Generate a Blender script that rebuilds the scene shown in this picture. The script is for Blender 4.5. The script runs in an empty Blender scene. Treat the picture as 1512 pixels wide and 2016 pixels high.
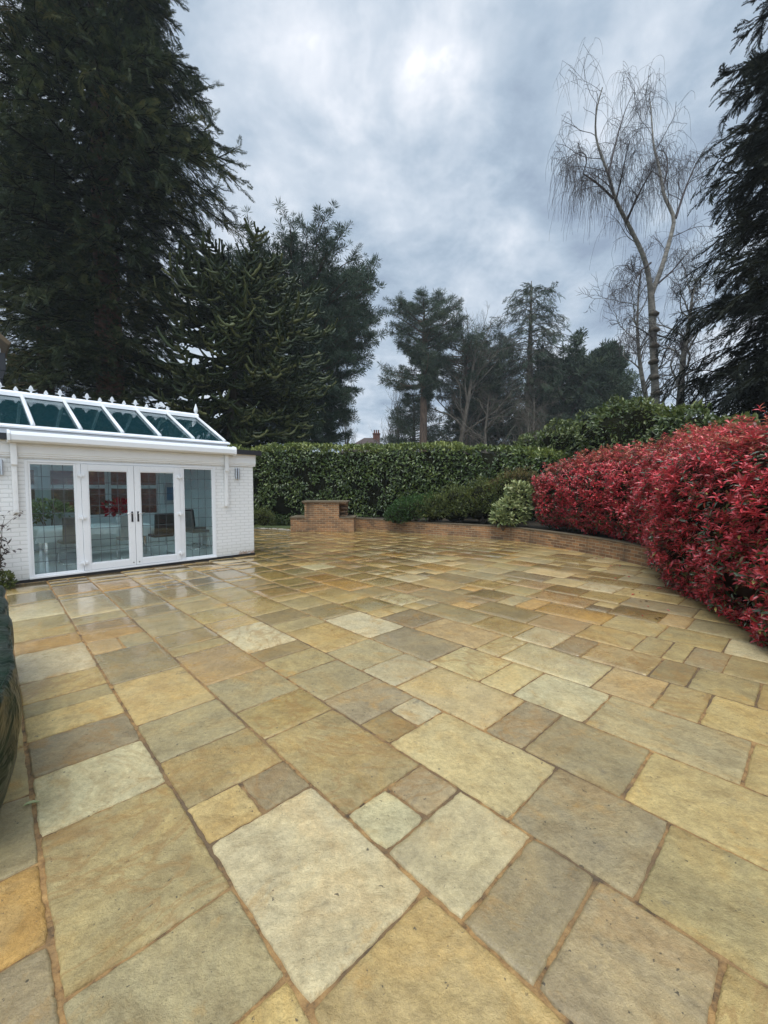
import bpy, math
import numpy as np
from mathutils import Vector, Matrix
rng = np.random.default_rng(11)
PI = math.pi
scene = bpy.context.scene

# ------------------------------------------------------------------ camera
FPX, TILT, EYE = 815.0, 0.0559, 1.65          # focal length in pixels of the 1512x2016 photo, downward tilt, eye height
cam_d = bpy.data.cameras.new("camera")
cam = bpy.data.objects.new("camera", cam_d)
scene.collection.objects.link(cam)
cam.location = (0, 0, EYE)
cam.rotation_euler = (PI / 2 - TILT, 0, 0)
cam_d.sensor_fit = 'VERTICAL'
cam_d.sensor_height = 36.0
cam_d.lens = 36.0 * FPX / 2016.0
cam_d.clip_start = 0.05
cam_d.clip_end = 3000
scene.camera = cam
scene.render.resolution_x, scene.render.resolution_y = 768, 1024

def ray(px, py):
    x = (px - 756) / FPX; y = -(py - 1008) / FPX
    return np.array([x, math.cos(TILT) + y * math.sin(TILT), -math.sin(TILT) + y * math.cos(TILT)])
def at(px, py, Y):
    r = ray(px, py); return np.array([0, 0, EYE]) + r * (Y / r[1])

# ------------------------------------------------------------------ world, sun, exposure
SUN_EL, SUN_AZ = math.radians(66), math.radians(200)       # azimuth clockwise from +Y: behind the camera, to the left
EXPO = 0.47
scene.view_settings.view_transform = 'Standard'
scene.view_settings.look = 'None'
scene.view_settings.exposure = EXPO
scene.view_settings.gamma = 1.0
scene.view_settings.use_curve_mapping = False
world = bpy.data.worlds.new("World"); scene.world = world
world.use_nodes = True

def new(nt, kind, **kw):
    n = nt.nodes.new(kind)
    for k, v in kw.items():
        if k.startswith('_'): setattr(n, k[1:], v)
        elif isinstance(v, bpy.types.NodeSocket): nt.links.new(v, n.inputs[int(k[1:]) if k[0] == 'i' and k[1:].isdigit() else k.replace('__', ' ')])
        else: n.inputs[int(k[1:]) if k[0] == 'i' and k[1:].isdigit() else k.replace('__', ' ')].default_value = v
    return n
def math_(nt, op, a, b=0.0, c=None, clamp=False):
    n = new(nt, 'ShaderNodeMath', _operation=op, _use_clamp=clamp, i0=a, i1=b)
    if c is not None:
        if isinstance(c, bpy.types.NodeSocket): nt.links.new(c, n.inputs[2])
        else: n.inputs[2].default_value = c
    return n.outputs[0]
def vmath(nt, op, a, b=None):
    n = new(nt, 'ShaderNodeVectorMath', _operation=op, i0=a)
    if b is not None:
        if isinstance(b, bpy.types.NodeSocket): nt.links.new(b, n.inputs[1])
        else: n.inputs[1].default_value = b
    return n.outputs['Value'] if op in ('DOT_PRODUCT', 'LENGTH') else n.outputs[0]
def ramp(nt, fac, stops, interp='LINEAR'):
    n = nt.nodes.new('ShaderNodeValToRGB'); cr = n.color_ramp; cr.interpolation = interp
    while len(cr.elements) < len(stops): cr.elements.new(0.5)
    for e, (p, c) in zip(cr.elements, stops):
        e.position = p; e.color = (*c, 1) if len(c) == 3 else c
    nt.links.new(fac, n.inputs[0]); return n.outputs[0]
def mixc(nt, f, a, b, mode='MIX'):
    n = nt.nodes.new('ShaderNodeMix'); n.data_type = 'RGBA'; n.blend_type = mode
    for s, v in ((n.inputs[0], f), (n.inputs[6], a), (n.inputs[7], b)):
        if isinstance(v, bpy.types.NodeSocket): nt.links.new(v, s)
        elif isinstance(v, (tuple, list)): s.default_value = (*v, 1) if len(v) == 3 else v
        else: s.default_value = v
    return n.outputs[2]
def noise(nt, vec, scale, detail=4, rough=0.55, dist=0.0):
    n = new(nt, 'ShaderNodeTexNoise', Scale=scale, Detail=detail, Roughness=rough, Distortion=dist)
    if vec is not None: nt.links.new(vec, n.inputs['Vector'])
    return n.outputs[0]

def build_sky():
    nt = world.node_tree; nt.nodes.clear()
    out = nt.nodes.new('ShaderNodeOutputWorld')
    sky = new(nt, 'ShaderNodeTexSky', _sky_type='NISHITA', _sun_disc=False, _sun_elevation=SUN_EL, _sun_rotation=SUN_AZ)
    d = new(nt, 'ShaderNodeTexCoord').outputs['Generated']
    sep = new(nt, 'ShaderNodeSeparateXYZ', i0=d)
    zz = math_(nt, 'ADD', math_(nt, 'MAXIMUM', sep.outputs[2], 0.0), 0.30)
    px = math_(nt, 'DIVIDE', sep.outputs[0], zz); py = math_(nt, 'DIVIDE', sep.outputs[1], zz)
    p = new(nt, 'ShaderNodeCombineXYZ', i0=px, i1=py, i2=0.35).outputs[0]
    n1 = noise(nt, p, 2.1, 8, 0.56, 0.12)
    n2 = noise(nt, vmath(nt, 'ADD', p, (5.3, 2.1, 0.7)), 1.0, 4, 0.5, 0.1)
    n3 = noise(nt, vmath(nt, 'ADD', p, (1.7, 8.2, 3.1)), 5.6, 6, 0.58, 0.2)
    v = math_(nt, 'ADD', math_(nt, 'ADD', math_(nt, 'MULTIPLY', n1, 0.44), math_(nt, 'MULTIPLY', n2, 0.28)), math_(nt, 'MULTIPLY', n3, 0.28))
    v = math_(nt, 'ADD', math_(nt, 'MULTIPLY', math_(nt, 'SUBTRACT', v, 0.5), 2.9), 0.60)
    brk = math_(nt, 'MULTIPLY', math_(nt, 'SUBTRACT', math_(nt, 'ADD', math_(nt, 'MULTIPLY', n1, .5), math_(nt, 'MULTIPLY', n3, .5)), .30, clamp=True), 4.6)
    # thinner and thicker parts of this overcast, each at its own bearing and height in the sky
    lobes = [(905, 40, 70, .13), (895, 160, 50, .16), (925, 270, 45, .16), (945, 385, 60, .24), (960, 470, 110, .16), (790, 110, 110, .17),
             (850, 210, 120, .08), (700, 330, 140, .08), (1040, 150, 75, -.20), (1060, 300, 100, -.22), (1130, 470, 120, -.20), (1180, 590, 90, -.16),
             (480, 210, 130, -.17), (600, 330, 90, -.08), (840, 700, 200, .10), (650, 60, 80, .05), (1380, 180, 120, .10), (470, 40, 80, .10), (1210, 100, 100, .06)]
    for (x, y, w, a) in lobes:
        r = ray(x, y); r = r / np.linalg.norm(r)
        sig = w / FPX * 0.62
        k = 1.0 / (sig * sig)
        dot = vmath(nt, 'DOT_PRODUCT', d, tuple(float(t) for t in r))
        g = math_(nt, 'EXPONENT', math_(nt, 'MULTIPLY', math_(nt, 'SUBTRACT', dot, 1.0), k))
        v = math_(nt, 'ADD', v, math_(nt, 'MULTIPLY', math_(nt, 'MULTIPLY', g, brk) if a > 0 else g, a * (.36 if a > 0 else .55)))
    col = ramp(nt, v, [(0.08, (.155, .205, .285)), (0.36, (.245, .31, .405)), (0.54, (.345, .425, .52)), (0.74, (.50, .565, .645)), (0.92, (.68, .715, .775)), (1.0, (.82, .835, .87))])
    # sky brightened out of view, overhead and behind camera, to light wall and patio
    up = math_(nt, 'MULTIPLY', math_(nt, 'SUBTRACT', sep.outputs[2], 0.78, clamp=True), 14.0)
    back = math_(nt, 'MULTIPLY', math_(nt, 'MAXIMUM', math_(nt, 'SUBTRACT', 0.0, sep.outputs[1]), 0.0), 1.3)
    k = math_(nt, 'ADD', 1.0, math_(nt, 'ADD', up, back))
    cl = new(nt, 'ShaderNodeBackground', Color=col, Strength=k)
    bg = new(nt, 'ShaderNodeBackground', Color=sky.outputs[0], Strength=0.06)
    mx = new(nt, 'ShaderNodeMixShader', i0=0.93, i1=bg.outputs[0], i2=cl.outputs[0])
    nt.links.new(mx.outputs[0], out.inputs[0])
build_sky()

sun_d = bpy.data.lights.new("sun", 'SUN'); sun_d.energy = 1.5; sun_d.angle = math.radians(30); sun_d.color = (1.0, .965, .91)
sun = bpy.data.objects.new("sun", sun_d); scene.collection.objects.link(sun)
sd = Vector((math.sin(SUN_AZ) * math.cos(SUN_EL), math.cos(SUN_AZ) * math.cos(SUN_EL), math.sin(SUN_EL)))
sun.rotation_euler = sd.to_track_quat('Z', 'Y').to_euler()

# ------------------------------------------------------------------ helpers
def tag(o, label=None, cat=None, group=None, kind=None):
    if label: o['label'] = label
    if cat: o['category'] = cat
    if group: o['group'] = group
    if kind: o['kind'] = kind
    return o
def empty(name, loc=(0, 0, 0), rz=0.0):
    o = bpy.data.objects.new(name, None); scene.collection.objects.link(o)
    o.empty_display_size = 0.2
    o.location = loc; o.rotation_euler = (0, 0, rz); return o
def link(name, me, mat, parent):
    o = bpy.data.objects.new(name, me); scene.collection.objects.link(o)
    if mat: me.materials.append(mat)
    if parent is not None: o.parent = parent
    return o
def mk(name, V, F, mat=None, parent=None, smooth=False, rnd=None, col=None):
    """mesh object from arrays; every face has the same number of corners"""
    V = np.ascontiguousarray(V, dtype=np.float32); F = np.ascontiguousarray(F, dtype=np.int32)
    me = bpy.data.meshes.new(name); m, k = F.shape
    me.vertices.add(len(V)); me.vertices.foreach_set('co', V.ravel())
    me.loops.add(m * k); me.loops.foreach_set('vertex_index', F.ravel())
    me.polygons.add(m); me.polygons.foreach_set('loop_start', np.arange(0, m * k, k, dtype=np.int32))
    me.update(calc_edges=True)
    if smooth: me.polygons.foreach_set('use_smooth', np.ones(m, dtype=bool))
    if rnd is not None:
        a = me.attributes.new('rnd', 'FLOAT', 'FACE'); a.data.foreach_set('value', np.ascontiguousarray(rnd, dtype=np.float32))
    if col is not None:
        a = me.attributes.new('tone', 'FLOAT_VECTOR', 'FACE'); a.data.foreach_set('vector', np.ascontiguousarray(col, dtype=np.float32).ravel())
    return link(name, me, mat, parent)

class MB:
    """collects boxes, prisms, lathes and tubes into one mesh"""
    def __init__(s): s.v = []; s.f = []
    def add(s, V, F):
        n = len(s.v); s.v += [tuple(map(float, p)) for p in V]; s.f += [tuple(i + n for i in q) for q in F]; return s
    def box(s, x0, x1, y0, y1, z0, z1):
        V = [(x0, y0, z0), (x1, y0, z0), (x1, y1, z0), (x0, y1, z0), (x0, y0, z1), (x1, y0, z1), (x1, y1, z1), (x0, y1, z1)]
        return s.add(V, [(0, 3, 2, 1), (4, 5, 6, 7), (0, 1, 5, 4), (1, 2, 6, 5), (2, 3, 7, 6), (3, 0, 4, 7)])
    def prism(s, poly, axis, a, b):
        """poly in the plane normal to the axis ('x': (y,z) points, 'y': (x,z) points, 'z': (x,y) points)"""
        def P(p, t): return {'x': (t, p[0], p[1]), 'y': (p[0], t, p[1]), 'z': (p[0], p[1], t)}[axis]
        n = len(poly); V = [P(p, a) for p in poly] + [P(p, b) for p in poly]
        F = [tuple(range(n - 1, -1, -1)), tuple(range(n, 2 * n))] + [(i, (i + 1) % n, n + (i + 1) % n, n + i) for i in range(n)]
        return s.add(V, F)
    def lathe(s, prof, c, n=16):
        V = []; F = []
        for (r, z) in prof:
            for i in range(n):
                t = 2 * PI * i / n; V.append((c[0] + r * math.cos(t), c[1] + r * math.sin(t), c[2] + z))
        for j in range(len(prof) - 1):
            for i in range(n):
                F.append((j * n + i, j * n + (i + 1) % n, (j + 1) * n + (i + 1) % n, (j + 1) * n + i))
        F.append(tuple(range(n - 1, -1, -1))); F.append(tuple((len(prof) - 1) * n + i for i in range(n)))
        return s.add(V, F)
    def bar(s, a, b, w, h, up=(0, 0, 1)):
        a = Vector(a); b = Vector(b); d = (b - a).normalized(); x = d.cross(Vector(up)).normalized(); y = x.cross(d)
        V = []
        for p in (a, b):
            for (i, j) in ((-1, -1), (1, -1), (1, 1), (-1, 1)): V.append(p + x * (i * w / 2) + y * (j * h / 2))
        return s.add(V, [(3, 2, 1, 0), (4, 5, 6, 7), (0, 1, 5, 4), (1, 2, 6, 5), (2, 3, 7, 6), (3, 0, 4, 7)])
    def tube(s, pts, r, n=8):
        P = [Vector(p) for p in pts]; R = r if isinstance(r, (list, tuple)) else [r] * len(P)
        V = []; F = []; x = None
        for i, p in enumerate(P):
            d = (P[min(i + 1, len(P) - 1)] - P[max(i - 1, 0)]).normalized()
            if x is None: x = d.orthogonal().normalized()
            x = (x - d * x.dot(d)).normalized(); y = d.cross(x)
            for k in range(n):
                t = 2 * PI * k / n; V.append(p + (x * math.cos(t) + y * math.sin(t)) * R[i])
        for i in range(len(P) - 1):
            for k in range(n): F.append((i * n + k, i * n + (k + 1) % n, (i + 1) * n + (k + 1) % n, (i + 1) * n + k))
        F.append(tuple(range(n - 1, -1, -1))); F.append(tuple((len(P) - 1) * n + k for k in range(n)))
        return s.add(V, F)
    def build(s, name, mat, parent=None, bevel=0.0, smooth=False, uv=False):
        me = bpy.data.meshes.new(name); me.from_pydata(s.v, [], s.f); me.update()
        o = link(name, me, mat, parent)
        if uv: box_uv(me)
        if smooth: me.polygons.foreach_set('use_smooth', np.ones(len(me.polygons), dtype=bool))
        if bevel > 0:
            b = o.modifiers.new('bevel', 'BEVEL'); b.width = bevel; b.segments = 2; b.limit_method = 'ANGLE'
        return o
def box_uv(me):
    u = me.uv_layers.new(name='UVMap')
    for p in me.polygons:
        n = p.normal
        for li in p.loop_indices:
            c = me.vertices[me.loops[li].vertex_index].co
            u.data[li].uv = (c.x, c.y) if abs(n.z) > .6 else ((c.y, c.z) if abs(n.x) > abs(n.y) else (c.x, c.z))

# value noise
_perm = np.random.default_rng(3).random((64, 64, 64))
def vnoise(p):
    p = np.asarray(p, float); i = np.floor(p).astype(int); f = p - i; f = f * f * (3 - 2 * f)
    r = 0
    for dx in (0, 1):
        for dy in (0, 1):
            for dz in (0, 1):
                w = (f[..., 0] if dx else 1 - f[..., 0]) * (f[..., 1] if dy else 1 - f[..., 1]) * (f[..., 2] if dz else 1 - f[..., 2])
                r = r + w * _perm[(i[..., 0] + dx) % 64, (i[..., 1] + dy) % 64, (i[..., 2] + dz) % 64]
    return r * 2 - 1
def fbm(p, o=3):
    p = np.asarray(p, float); r = 0; a = 1
    for k in range(o): r = r + a * vnoise(p + 17.3 * k); p = p * 2.03; a *= .5
    return r

def nrm(v): return v / np.maximum(1e-9, np.linalg.norm(v, axis=-1, keepdims=True))
def frames(y, up):
    """(n,3,3) bases with columns x,y,z: y along the leaf, z near 'up'"""
    y = nrm(y); x = np.cross(y, up); bad = np.linalg.norm(x, axis=1) < 1e-3
    x[bad] = np.cross(y[bad], np.array([1.0, .3, .2])); x = nrm(x); z = np.cross(x, y)
    return np.stack([x, y, z], axis=2)
def scatter(tv, tf, P, B, S):
    """instances of a template -> arrays of one mesh"""
    S = np.asarray(S, float)
    if S.ndim == 1: S = S[:, None]
    L = tv[None] * S[:, None, :]
    V = np.einsum('nij,nkj->nki', B, L) + P[:, None, :]
    n, k = len(P), len(tv)
    F = (tf[None] + (np.arange(n) * k)[:, None, None]).reshape(-1, tf.shape[1])
    return V.reshape(-1, 3), F
def tubes(P, R, k=4):
    """n polylines (n,m,3) with radii (n,m) -> one mesh of tubes"""
    n, m, _ = P.shape
    d = np.gradient(P, axis=1); d = nrm(d)
    ref = np.where(np.abs(d[:, :1, 2:3]) > .9, np.array([1.0, 0, 0]), np.array([0, 0, 1.0])); ref = np.broadcast_to(ref, P.shape)
    x = nrm(np.cross(d, ref)); y = np.cross(d, x)
    t = np.arange(k) * 2 * PI / k
    V = P[:, :, None, :] + R[:, :, None, None] * (x[:, :, None, :] * np.cos(t)[None, None, :, None] + y[:, :, None, :] * np.sin(t)[None, None, :, None])
    idx = np.arange(n * m * k).reshape(n, m, k)
    a = idx[:, :-1, :]; b = np.roll(a, -1, axis=2); c = idx[:, 1:, :]; e = np.roll(c, -1, axis=2)
    F = np.stack([a, b, e, c], axis=-1).reshape(-1, 4)
    return V.reshape(-1, 3), F
def cat(parts):
    Vs, Fs, o = [], [], 0
    for V, F in parts:
        Vs.append(V); Fs.append(F + o); o += len(V)
    return np.concatenate(Vs), np.concatenate(Fs)
def resample(pl, m):
    pl = np.asarray(pl, float); d = np.r_[0, np.cumsum(np.linalg.norm(np.diff(pl, axis=0), axis=1))]
    t = np.linspace(0, d[-1], m); return np.stack([np.interp(t, d, pl[:, k]) for k in range(pl.shape[1])], 1)
def smooth_pl(pl, it=2):
    pl = np.asarray(pl, float)
    for _ in range(it):
        q = [pl[0]]
        for a, b in zip(pl[:-1], pl[1:]): q += [a * .75 + b * .25, a * .25 + b * .75]
        pl = np.array(q + [pl[-1]])
    return pl

# ------------------------------------------------------------------ materials
def mat(name):
    m = bpy.data.materials.new(name); m.use_nodes = True; nt = m.node_tree
    return m, nt, nt.nodes['Principled BSDF']
def setin(nt, b, **kw):
    for k, v in kw.items():
        s = b.inputs[k.replace('__', ' ')]
        if isinstance(v, bpy.types.NodeSocket): nt.links.new(v, s)
        elif isinstance(v, (tuple, list)) and len(v) == 3 and s.type == 'RGBA': s.default_value = (*v, 1)
        else: s.default_value = v
def bump(nt, h, strength, dist=0.01, normal=None):
    n = new(nt, 'ShaderNodeBump', Strength=strength, Distance=dist, Height=h)
    if normal is not None: nt.links.new(normal, n.inputs['Normal'])
    return n.outputs[0]
def objco(nt): return new(nt, 'ShaderNodeTexCoord').outputs['Object']

def plain(name, c, rough=.5, metal=0.0, var=.12, scale=6.0, bumps=.05, spec=.5):
    m, nt, b = mat(name); co = objco(nt)
    n = noise(nt, co, scale, 5)
    k = math_(nt, 'ADD', 1 - var, math_(nt, 'MULTIPLY', n, 2 * var))
    setin(nt, b, Base__Color=vmath(nt, 'SCALE', (c[0], c[1], c[2])) if False else mixc(nt, 1.0, (c[0], c[1], c[2]), new(nt, 'ShaderNodeCombineColor', i0=k, i1=k, i2=k).outputs[0], 'MULTIPLY'))
    setin(nt, b, Roughness=math_(nt, 'ADD', rough - .08, math_(nt, 'MULTIPLY', noise(nt, co, scale * 3, 3), .16)), Metallic=metal)
    if bumps: setin(nt, b, Normal=bump(nt, noise(nt, co, scale * 12, 4), bumps, .004))
    b.inputs['Specular IOR Level'].default_value = spec
    return m
def leafmat(name, stops, rough=.4, trans=.25, spec=.5, back=None):
    m, nt, b = mat(name)
    r = new(nt, 'ShaderNodeAttribute', _attribute_name='rnd').outputs['Fac']
    c = ramp(nt, r, stops)
    if back is not None:
        g = new(nt, 'ShaderNodeNewGeometry').outputs['Backfacing']
        c = mixc(nt, math_(nt, 'MULTIPLY', g, back[1]), c, back[0])
    setin(nt, b, Base__Color=c, Roughness=rough); b.inputs['Specular IOR Level'].default_value = spec
    if trans > 0:
        t = new(nt, 'ShaderNodeBsdfTranslucent', Color=c)
        mx = new(nt, 'ShaderNodeMixShader', i0=trans, i1=b.outputs[0], i2=t.outputs[0])
        nt.links.new(mx.outputs[0], nt.nodes['Material Output'].inputs[0])
    return m
def barkmat(name, a, c, scale=5.0, stretch=.25, rough=.85, strength=.8, dist=.03):
    m, nt, b = mat(name)
    mp = new(nt, 'ShaderNodeMapping', Vector=objco(nt)); mp.inputs['Scale'].default_value = (1, 1, stretch)
    n = noise(nt, mp.outputs[0], scale, 6, .6, .4)
    setin(nt, b, Base__Color=ramp(nt, n, [(.3, a), (.7, c)]), Roughness=rough, Normal=bump(nt, n, strength, dist))
    return m
def brickmat(name, c1, c2, mort, white=False):
    m, nt, b = mat(name)
    uv = new(nt, 'ShaderNodeTexCoord').outputs['UV']
    wob = noise(nt, uv, 9.0, 3)
    uvw = vmath(nt, 'ADD', uv, vmath(nt, 'SCALE', new(nt, 'ShaderNodeCombineXYZ', i0=wob, i1=wob, i2=0.0).outputs[0]))
    for n in nt.nodes:
        if n.type == 'VECT_MATH' and n.operation == 'SCALE': n.inputs['Scale'].default_value = .006
    t = new(nt, 'ShaderNodeTexBrick', Vector=uvw, Color1=(*c1, 1), Color2=(*c2, 1), Mortar=(*mort, 1), Scale=1.0)
    t.inputs['Mortar Size'].default_value = .009; t.inputs['Mortar Smooth'].default_value = .35
    t.inputs['Brick Width'].default_value = .225; t.inputs['Row Height'].default_value = .075; t.inputs['Bias'].default_value = -.1
    n1 = noise(nt, uv, 2.2, 6, .65); n2 = noise(nt, uv, 45, 4, .6)
    h = math_(nt, 'ADD', math_(nt, 'MULTIPLY', t.outputs['Fac'], -1.0), math_(nt, 'MULTIPLY', n2, .35))
    if white:
        base = mixc(nt, math_(nt, 'MULTIPLY', n1, .35), (.80, .80, .79), (.70, .70, .68))
        base = mixc(nt, math_(nt, 'MULTIPLY', t.outputs['Fac'], .40), base, (.42, .42, .40))
        gsp = new(nt, 'ShaderNodeSeparateXYZ', i0=uv)
        splash = math_(nt, 'MULTIPLY', math_(nt, 'SUBTRACT', 1.0, math_(nt, 'MULTIPLY', gsp.outputs[1], 2.6), clamp=True), math_(nt, 'MULTIPLY', noise(nt, uv, 7, 5, .65), .75))
        base = mixc(nt, splash, base, (.42, .40, .30))
        # peeling paint low on the right-hand pier
        sp = new(nt, 'ShaderNodeSeparateXYZ', i0=uv)
        low = math_(nt, 'SUBTRACT', 1.0, math_(nt, 'MULTIPLY', math_(nt, 'SUBTRACT', sp.outputs[1], .10), 5.0), clamp=True)
        right = math_(nt, 'MULTIPLY', math_(nt, 'SUBTRACT', sp.outputs[0], 4.25), 2.2, clamp=True)
        pn = noise(nt, uv, 26, 6, .75)
        msk = math_(nt, 'GREATER_THAN', math_(nt, 'MULTIPLY', math_(nt, 'MULTIPLY', low, right), math_(nt, 'ADD', pn, .20)), .66)
        base = mixc(nt, msk, base, mixc(nt, n2, (.33, .17, .10), (.45, .36, .28)))
        setin(nt, b, Base__Color=base, Roughness=.55, Normal=bump(nt, h, .55, .008))
    else:
        base = mixc(nt, ramp(nt, n1, [(.35, (0, 0, 0)), (.75, (.75, .75, .75))]), t.outputs['Color'], (.085, .06, .038))
        base = mixc(nt, ramp(nt, noise(nt, uv, 5, 4), [(.55, (0, 0, 0)), (.8, (.6, .6, .6))]), base, (.42, .25, .11))
        sp = new(nt, 'ShaderNodeSeparateXYZ', i0=uv)
        streak = noise(nt, new(nt, 'ShaderNodeCombineXYZ', i0=math_(nt, 'MULTIPLY', sp.outputs[0], 1.6), i1=math_(nt, 'MULTIPLY', sp.outputs[1], .15), i2=3.0).outputs[0], 1.5, 4)
        base = mixc(nt, ramp(nt, streak, [(.56, (0, 0, 0)), (.70, (.8, .8, .8))]), base, (.07, .052, .035))
        setin(nt, b, Base__Color=base, Roughness=.75, Normal=bump(nt, h, .7, .012))
    return m
def glassmat(name, tint, ior=1.5, rough=0.0, film=None):
    m, nt, b = mat(name); nt.nodes.remove(b)
    tr = new(nt, 'ShaderNodeBsdfTransparent', Color=(*tint, 1)); gl = new(nt, 'ShaderNodeBsdfGlossy', Color=(1, 1, 1, 1), Roughness=rough)
    r0 = ((ior - 1) / (ior + 1)) ** 2
    fc = new(nt, 'ShaderNodeLayerWeight', Blend=.5).outputs['Facing']
    fr = math_(nt, 'ADD', r0, math_(nt, 'MULTIPLY', math_(nt, 'POWER', fc, 5.0), 1 - r0))
    if film:                                              # teal diffuse colour added so panes don't go black, imitating daylight through them
        df = new(nt, 'ShaderNodeBsdfDiffuse', Color=(*film[:3], 1)); tr = new(nt, 'ShaderNodeMixShader', i0=film[3], i1=tr.outputs[0], i2=df.outputs[0])
    mx = new(nt, 'ShaderNodeMixShader', i0=fr, i1=tr.outputs[0], i2=gl.outputs[0])
    nt.links.new(mx.outputs[0], nt.nodes['Material Output'].inputs[0]); return m

M = {}
M['upvc'] = plain('white_upvc', (.80, .81, .82), .3, var=.03, bumps=0)
M['paint'] = plain('white_painted_timber', (.78, .78, .77), .45, var=.06, bumps=.04)
M['black'] = plain('black_felt', (.012, .012, .015), .45, var=.3)
M['plinth'] = plain('black_bitumen', (.01, .01, .011), .6, var=.4, bumps=.3)
M['steel'] = plain('brushed_steel', (.55, .56, .57), .32, metal=1.0, var=.05, bumps=0)
M['chrome'] = plain('chrome', (.7, .7, .7), .12, metal=1.0, var=.02, bumps=0)
M['lead'] = plain('lead_strip', (.09, .10, .11), .45, metal=.6, var=.1, bumps=0)
M['plaster'] = plain('white_plaster', (.72, .75, .76), .7, var=.03, bumps=.02)
M['floor_tile'] = plain('pale_floor_tile', (.55, .58, .57), .18, var=.05, bumps=0)
M['linen'] = plain('linen', (.70, .72, .72), .8, var=.05, bumps=.2)
M['leather'] = plain('grey_leather', (.16, .15, .14), .45, var=.1)
M['leather_dark'] = plain('dark_leather', (.035, .03, .027), .45, var=.1)
M['whitebrick'] = brickmat('white_painted_brick', (.8, .8, .8), (.8, .8, .8), (.6, .6, .6), True)
M['brick'] = brickmat('orange_stock_brick', (.44, .215, .085), (.15, .08, .042), (.46, .36, .22))
M['glass'] = glassmat('window_glass', (.93, .97, .965), 1.45)
M['tealglass'] = glassmat('tinted_roof_glass', (.68, .79, .80), 1.5, film=(.018, .075, .092, .26))
M['bark_red'] = barkmat('redwood_bark', (.05, .025, .015), (.16, .075, .045), 6, .12)
M['bark_grey'] = barkmat('grey_bark', (.05, .042, .032), (.16, .135, .105), 7, .3)
M['bark_pine'] = barkmat('pine_bark', (.05, .032, .022), (.17, .11, .075), 6, .25)
M['bark_birch'] = barkmat('birch_bark', (.08, .074, .066), (.34, .315, .27), 4, 1.6, strength=.5)
M['twig'] = plain('dark_twig', (.062, .050, .050), .8, bumps=0)
M['twig_brown'] = plain('brown_twig', (.085, .068, .050), .8, bumps=0)
M['core'] = plain('shaded_twigs', (.016, .017, .009), .95, var=.4, bumps=.5, spec=.03)  # inner shade of foliage put into the colour; conifer limbs share it
M['corered'] = plain('shaded_stems', (.026, .014, .009), .95, var=.4, bumps=.5, spec=.03)  # hedge-interior shade put into this brown too
M['photinia'] = leafmat('photinia_leaf', [(0, (.028, .050, .014)), (.10, (.055, .075, .022)), (.16, (.13, .05, .016)), (.24, (.25, .028, .026)), (.55, (.52, .040, .048)), (.82, (.78, .075, .095)), (.97, (.84, .18, .18)), (1, (.42, .36, .10))], .27, .16, .75, ((.40, .14, .15), .4))
M['laurel'] = leafmat('laurel_leaf', [(0, (.024, .046, .012)), (.45, (.075, .115, .026)), (.8, (.16, .20, .045)), (1, (.30, .33, .09))], .28, .15, .55)
M['laurel_y'] = leafmat('laurel_young_leaf', [(0, (.028, .048, .015)), (.4, (.075, .11, .028)), (.75, (.19, .22, .065)), (1, (.36, .38, .15))], .32, .2)
M['azalea'] = leafmat('azalea_leaf', [(0, (.030, .045, .012)), (.6, (.085, .105, .025)), (1, (.16, .18, .045))], .5, .2, .3)
M['juniper'] = leafmat('juniper_leaf', [(0, (.014, .036, .010)), (.6, (.036, .085, .018)), (1, (.07, .14, .03))], .5, .2, .3)
M['brownleaf'] = leafmat('bronze_leaf', [(0, (.06, .05, .016)), (.6, (.15, .105, .035)), (1, (.20, .19, .06))], .5, .2, .3)
M['variegated'] = leafmat('variegated_leaf', [(0, (.08, .12, .035)), (.4, (.19, .23, .08)), (.8, (.34, .37, .15)), (1, (.5, .5, .25))], .38, .2)
M['purple'] = leafmat('dark_purple_leaf', [(0, (.02, .016, .014)), (.7, (.05, .03, .03)), (1, (.07, .06, .03))], .5, .1)
M['redwood'] = leafmat('redwood_needles', [(0, (.016, .028, .018)), (.5, (.055, .074, .036)), (.8, (.105, .115, .048)), (.93, (.15, .14, .055)), (1, (.15, .10, .055))], .75, .15, .15)
M['cypress'] = leafmat('spruce_needles', [(0, (.008, .011, .009)), (.6, (.020, .025, .018)), (.93, (.040, .044, .028)), (1, (.07, .062, .034))], .7, .1, .15)
M['pine'] = leafmat('pine_needles', [(0, (.022, .042, .030)), (.55, (.062, .092, .060)), (1, (.11, .14, .085))], .7, .12, .2)
M['pine_far'] = leafmat('far_pine_needles', [(0, (.022, .040, .028)), (.55, (.058, .084, .052)), (1, (.11, .13, .075))], .7, .12, .2)
M['puzzle'] = leafmat('monkey_puzzle_leaf', [(0, (.014, .025, .011)), (.6, (.054, .073, .028)), (1, (.14, .145, .053))], .5, 0, .35)
M['tarp'] = None

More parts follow.
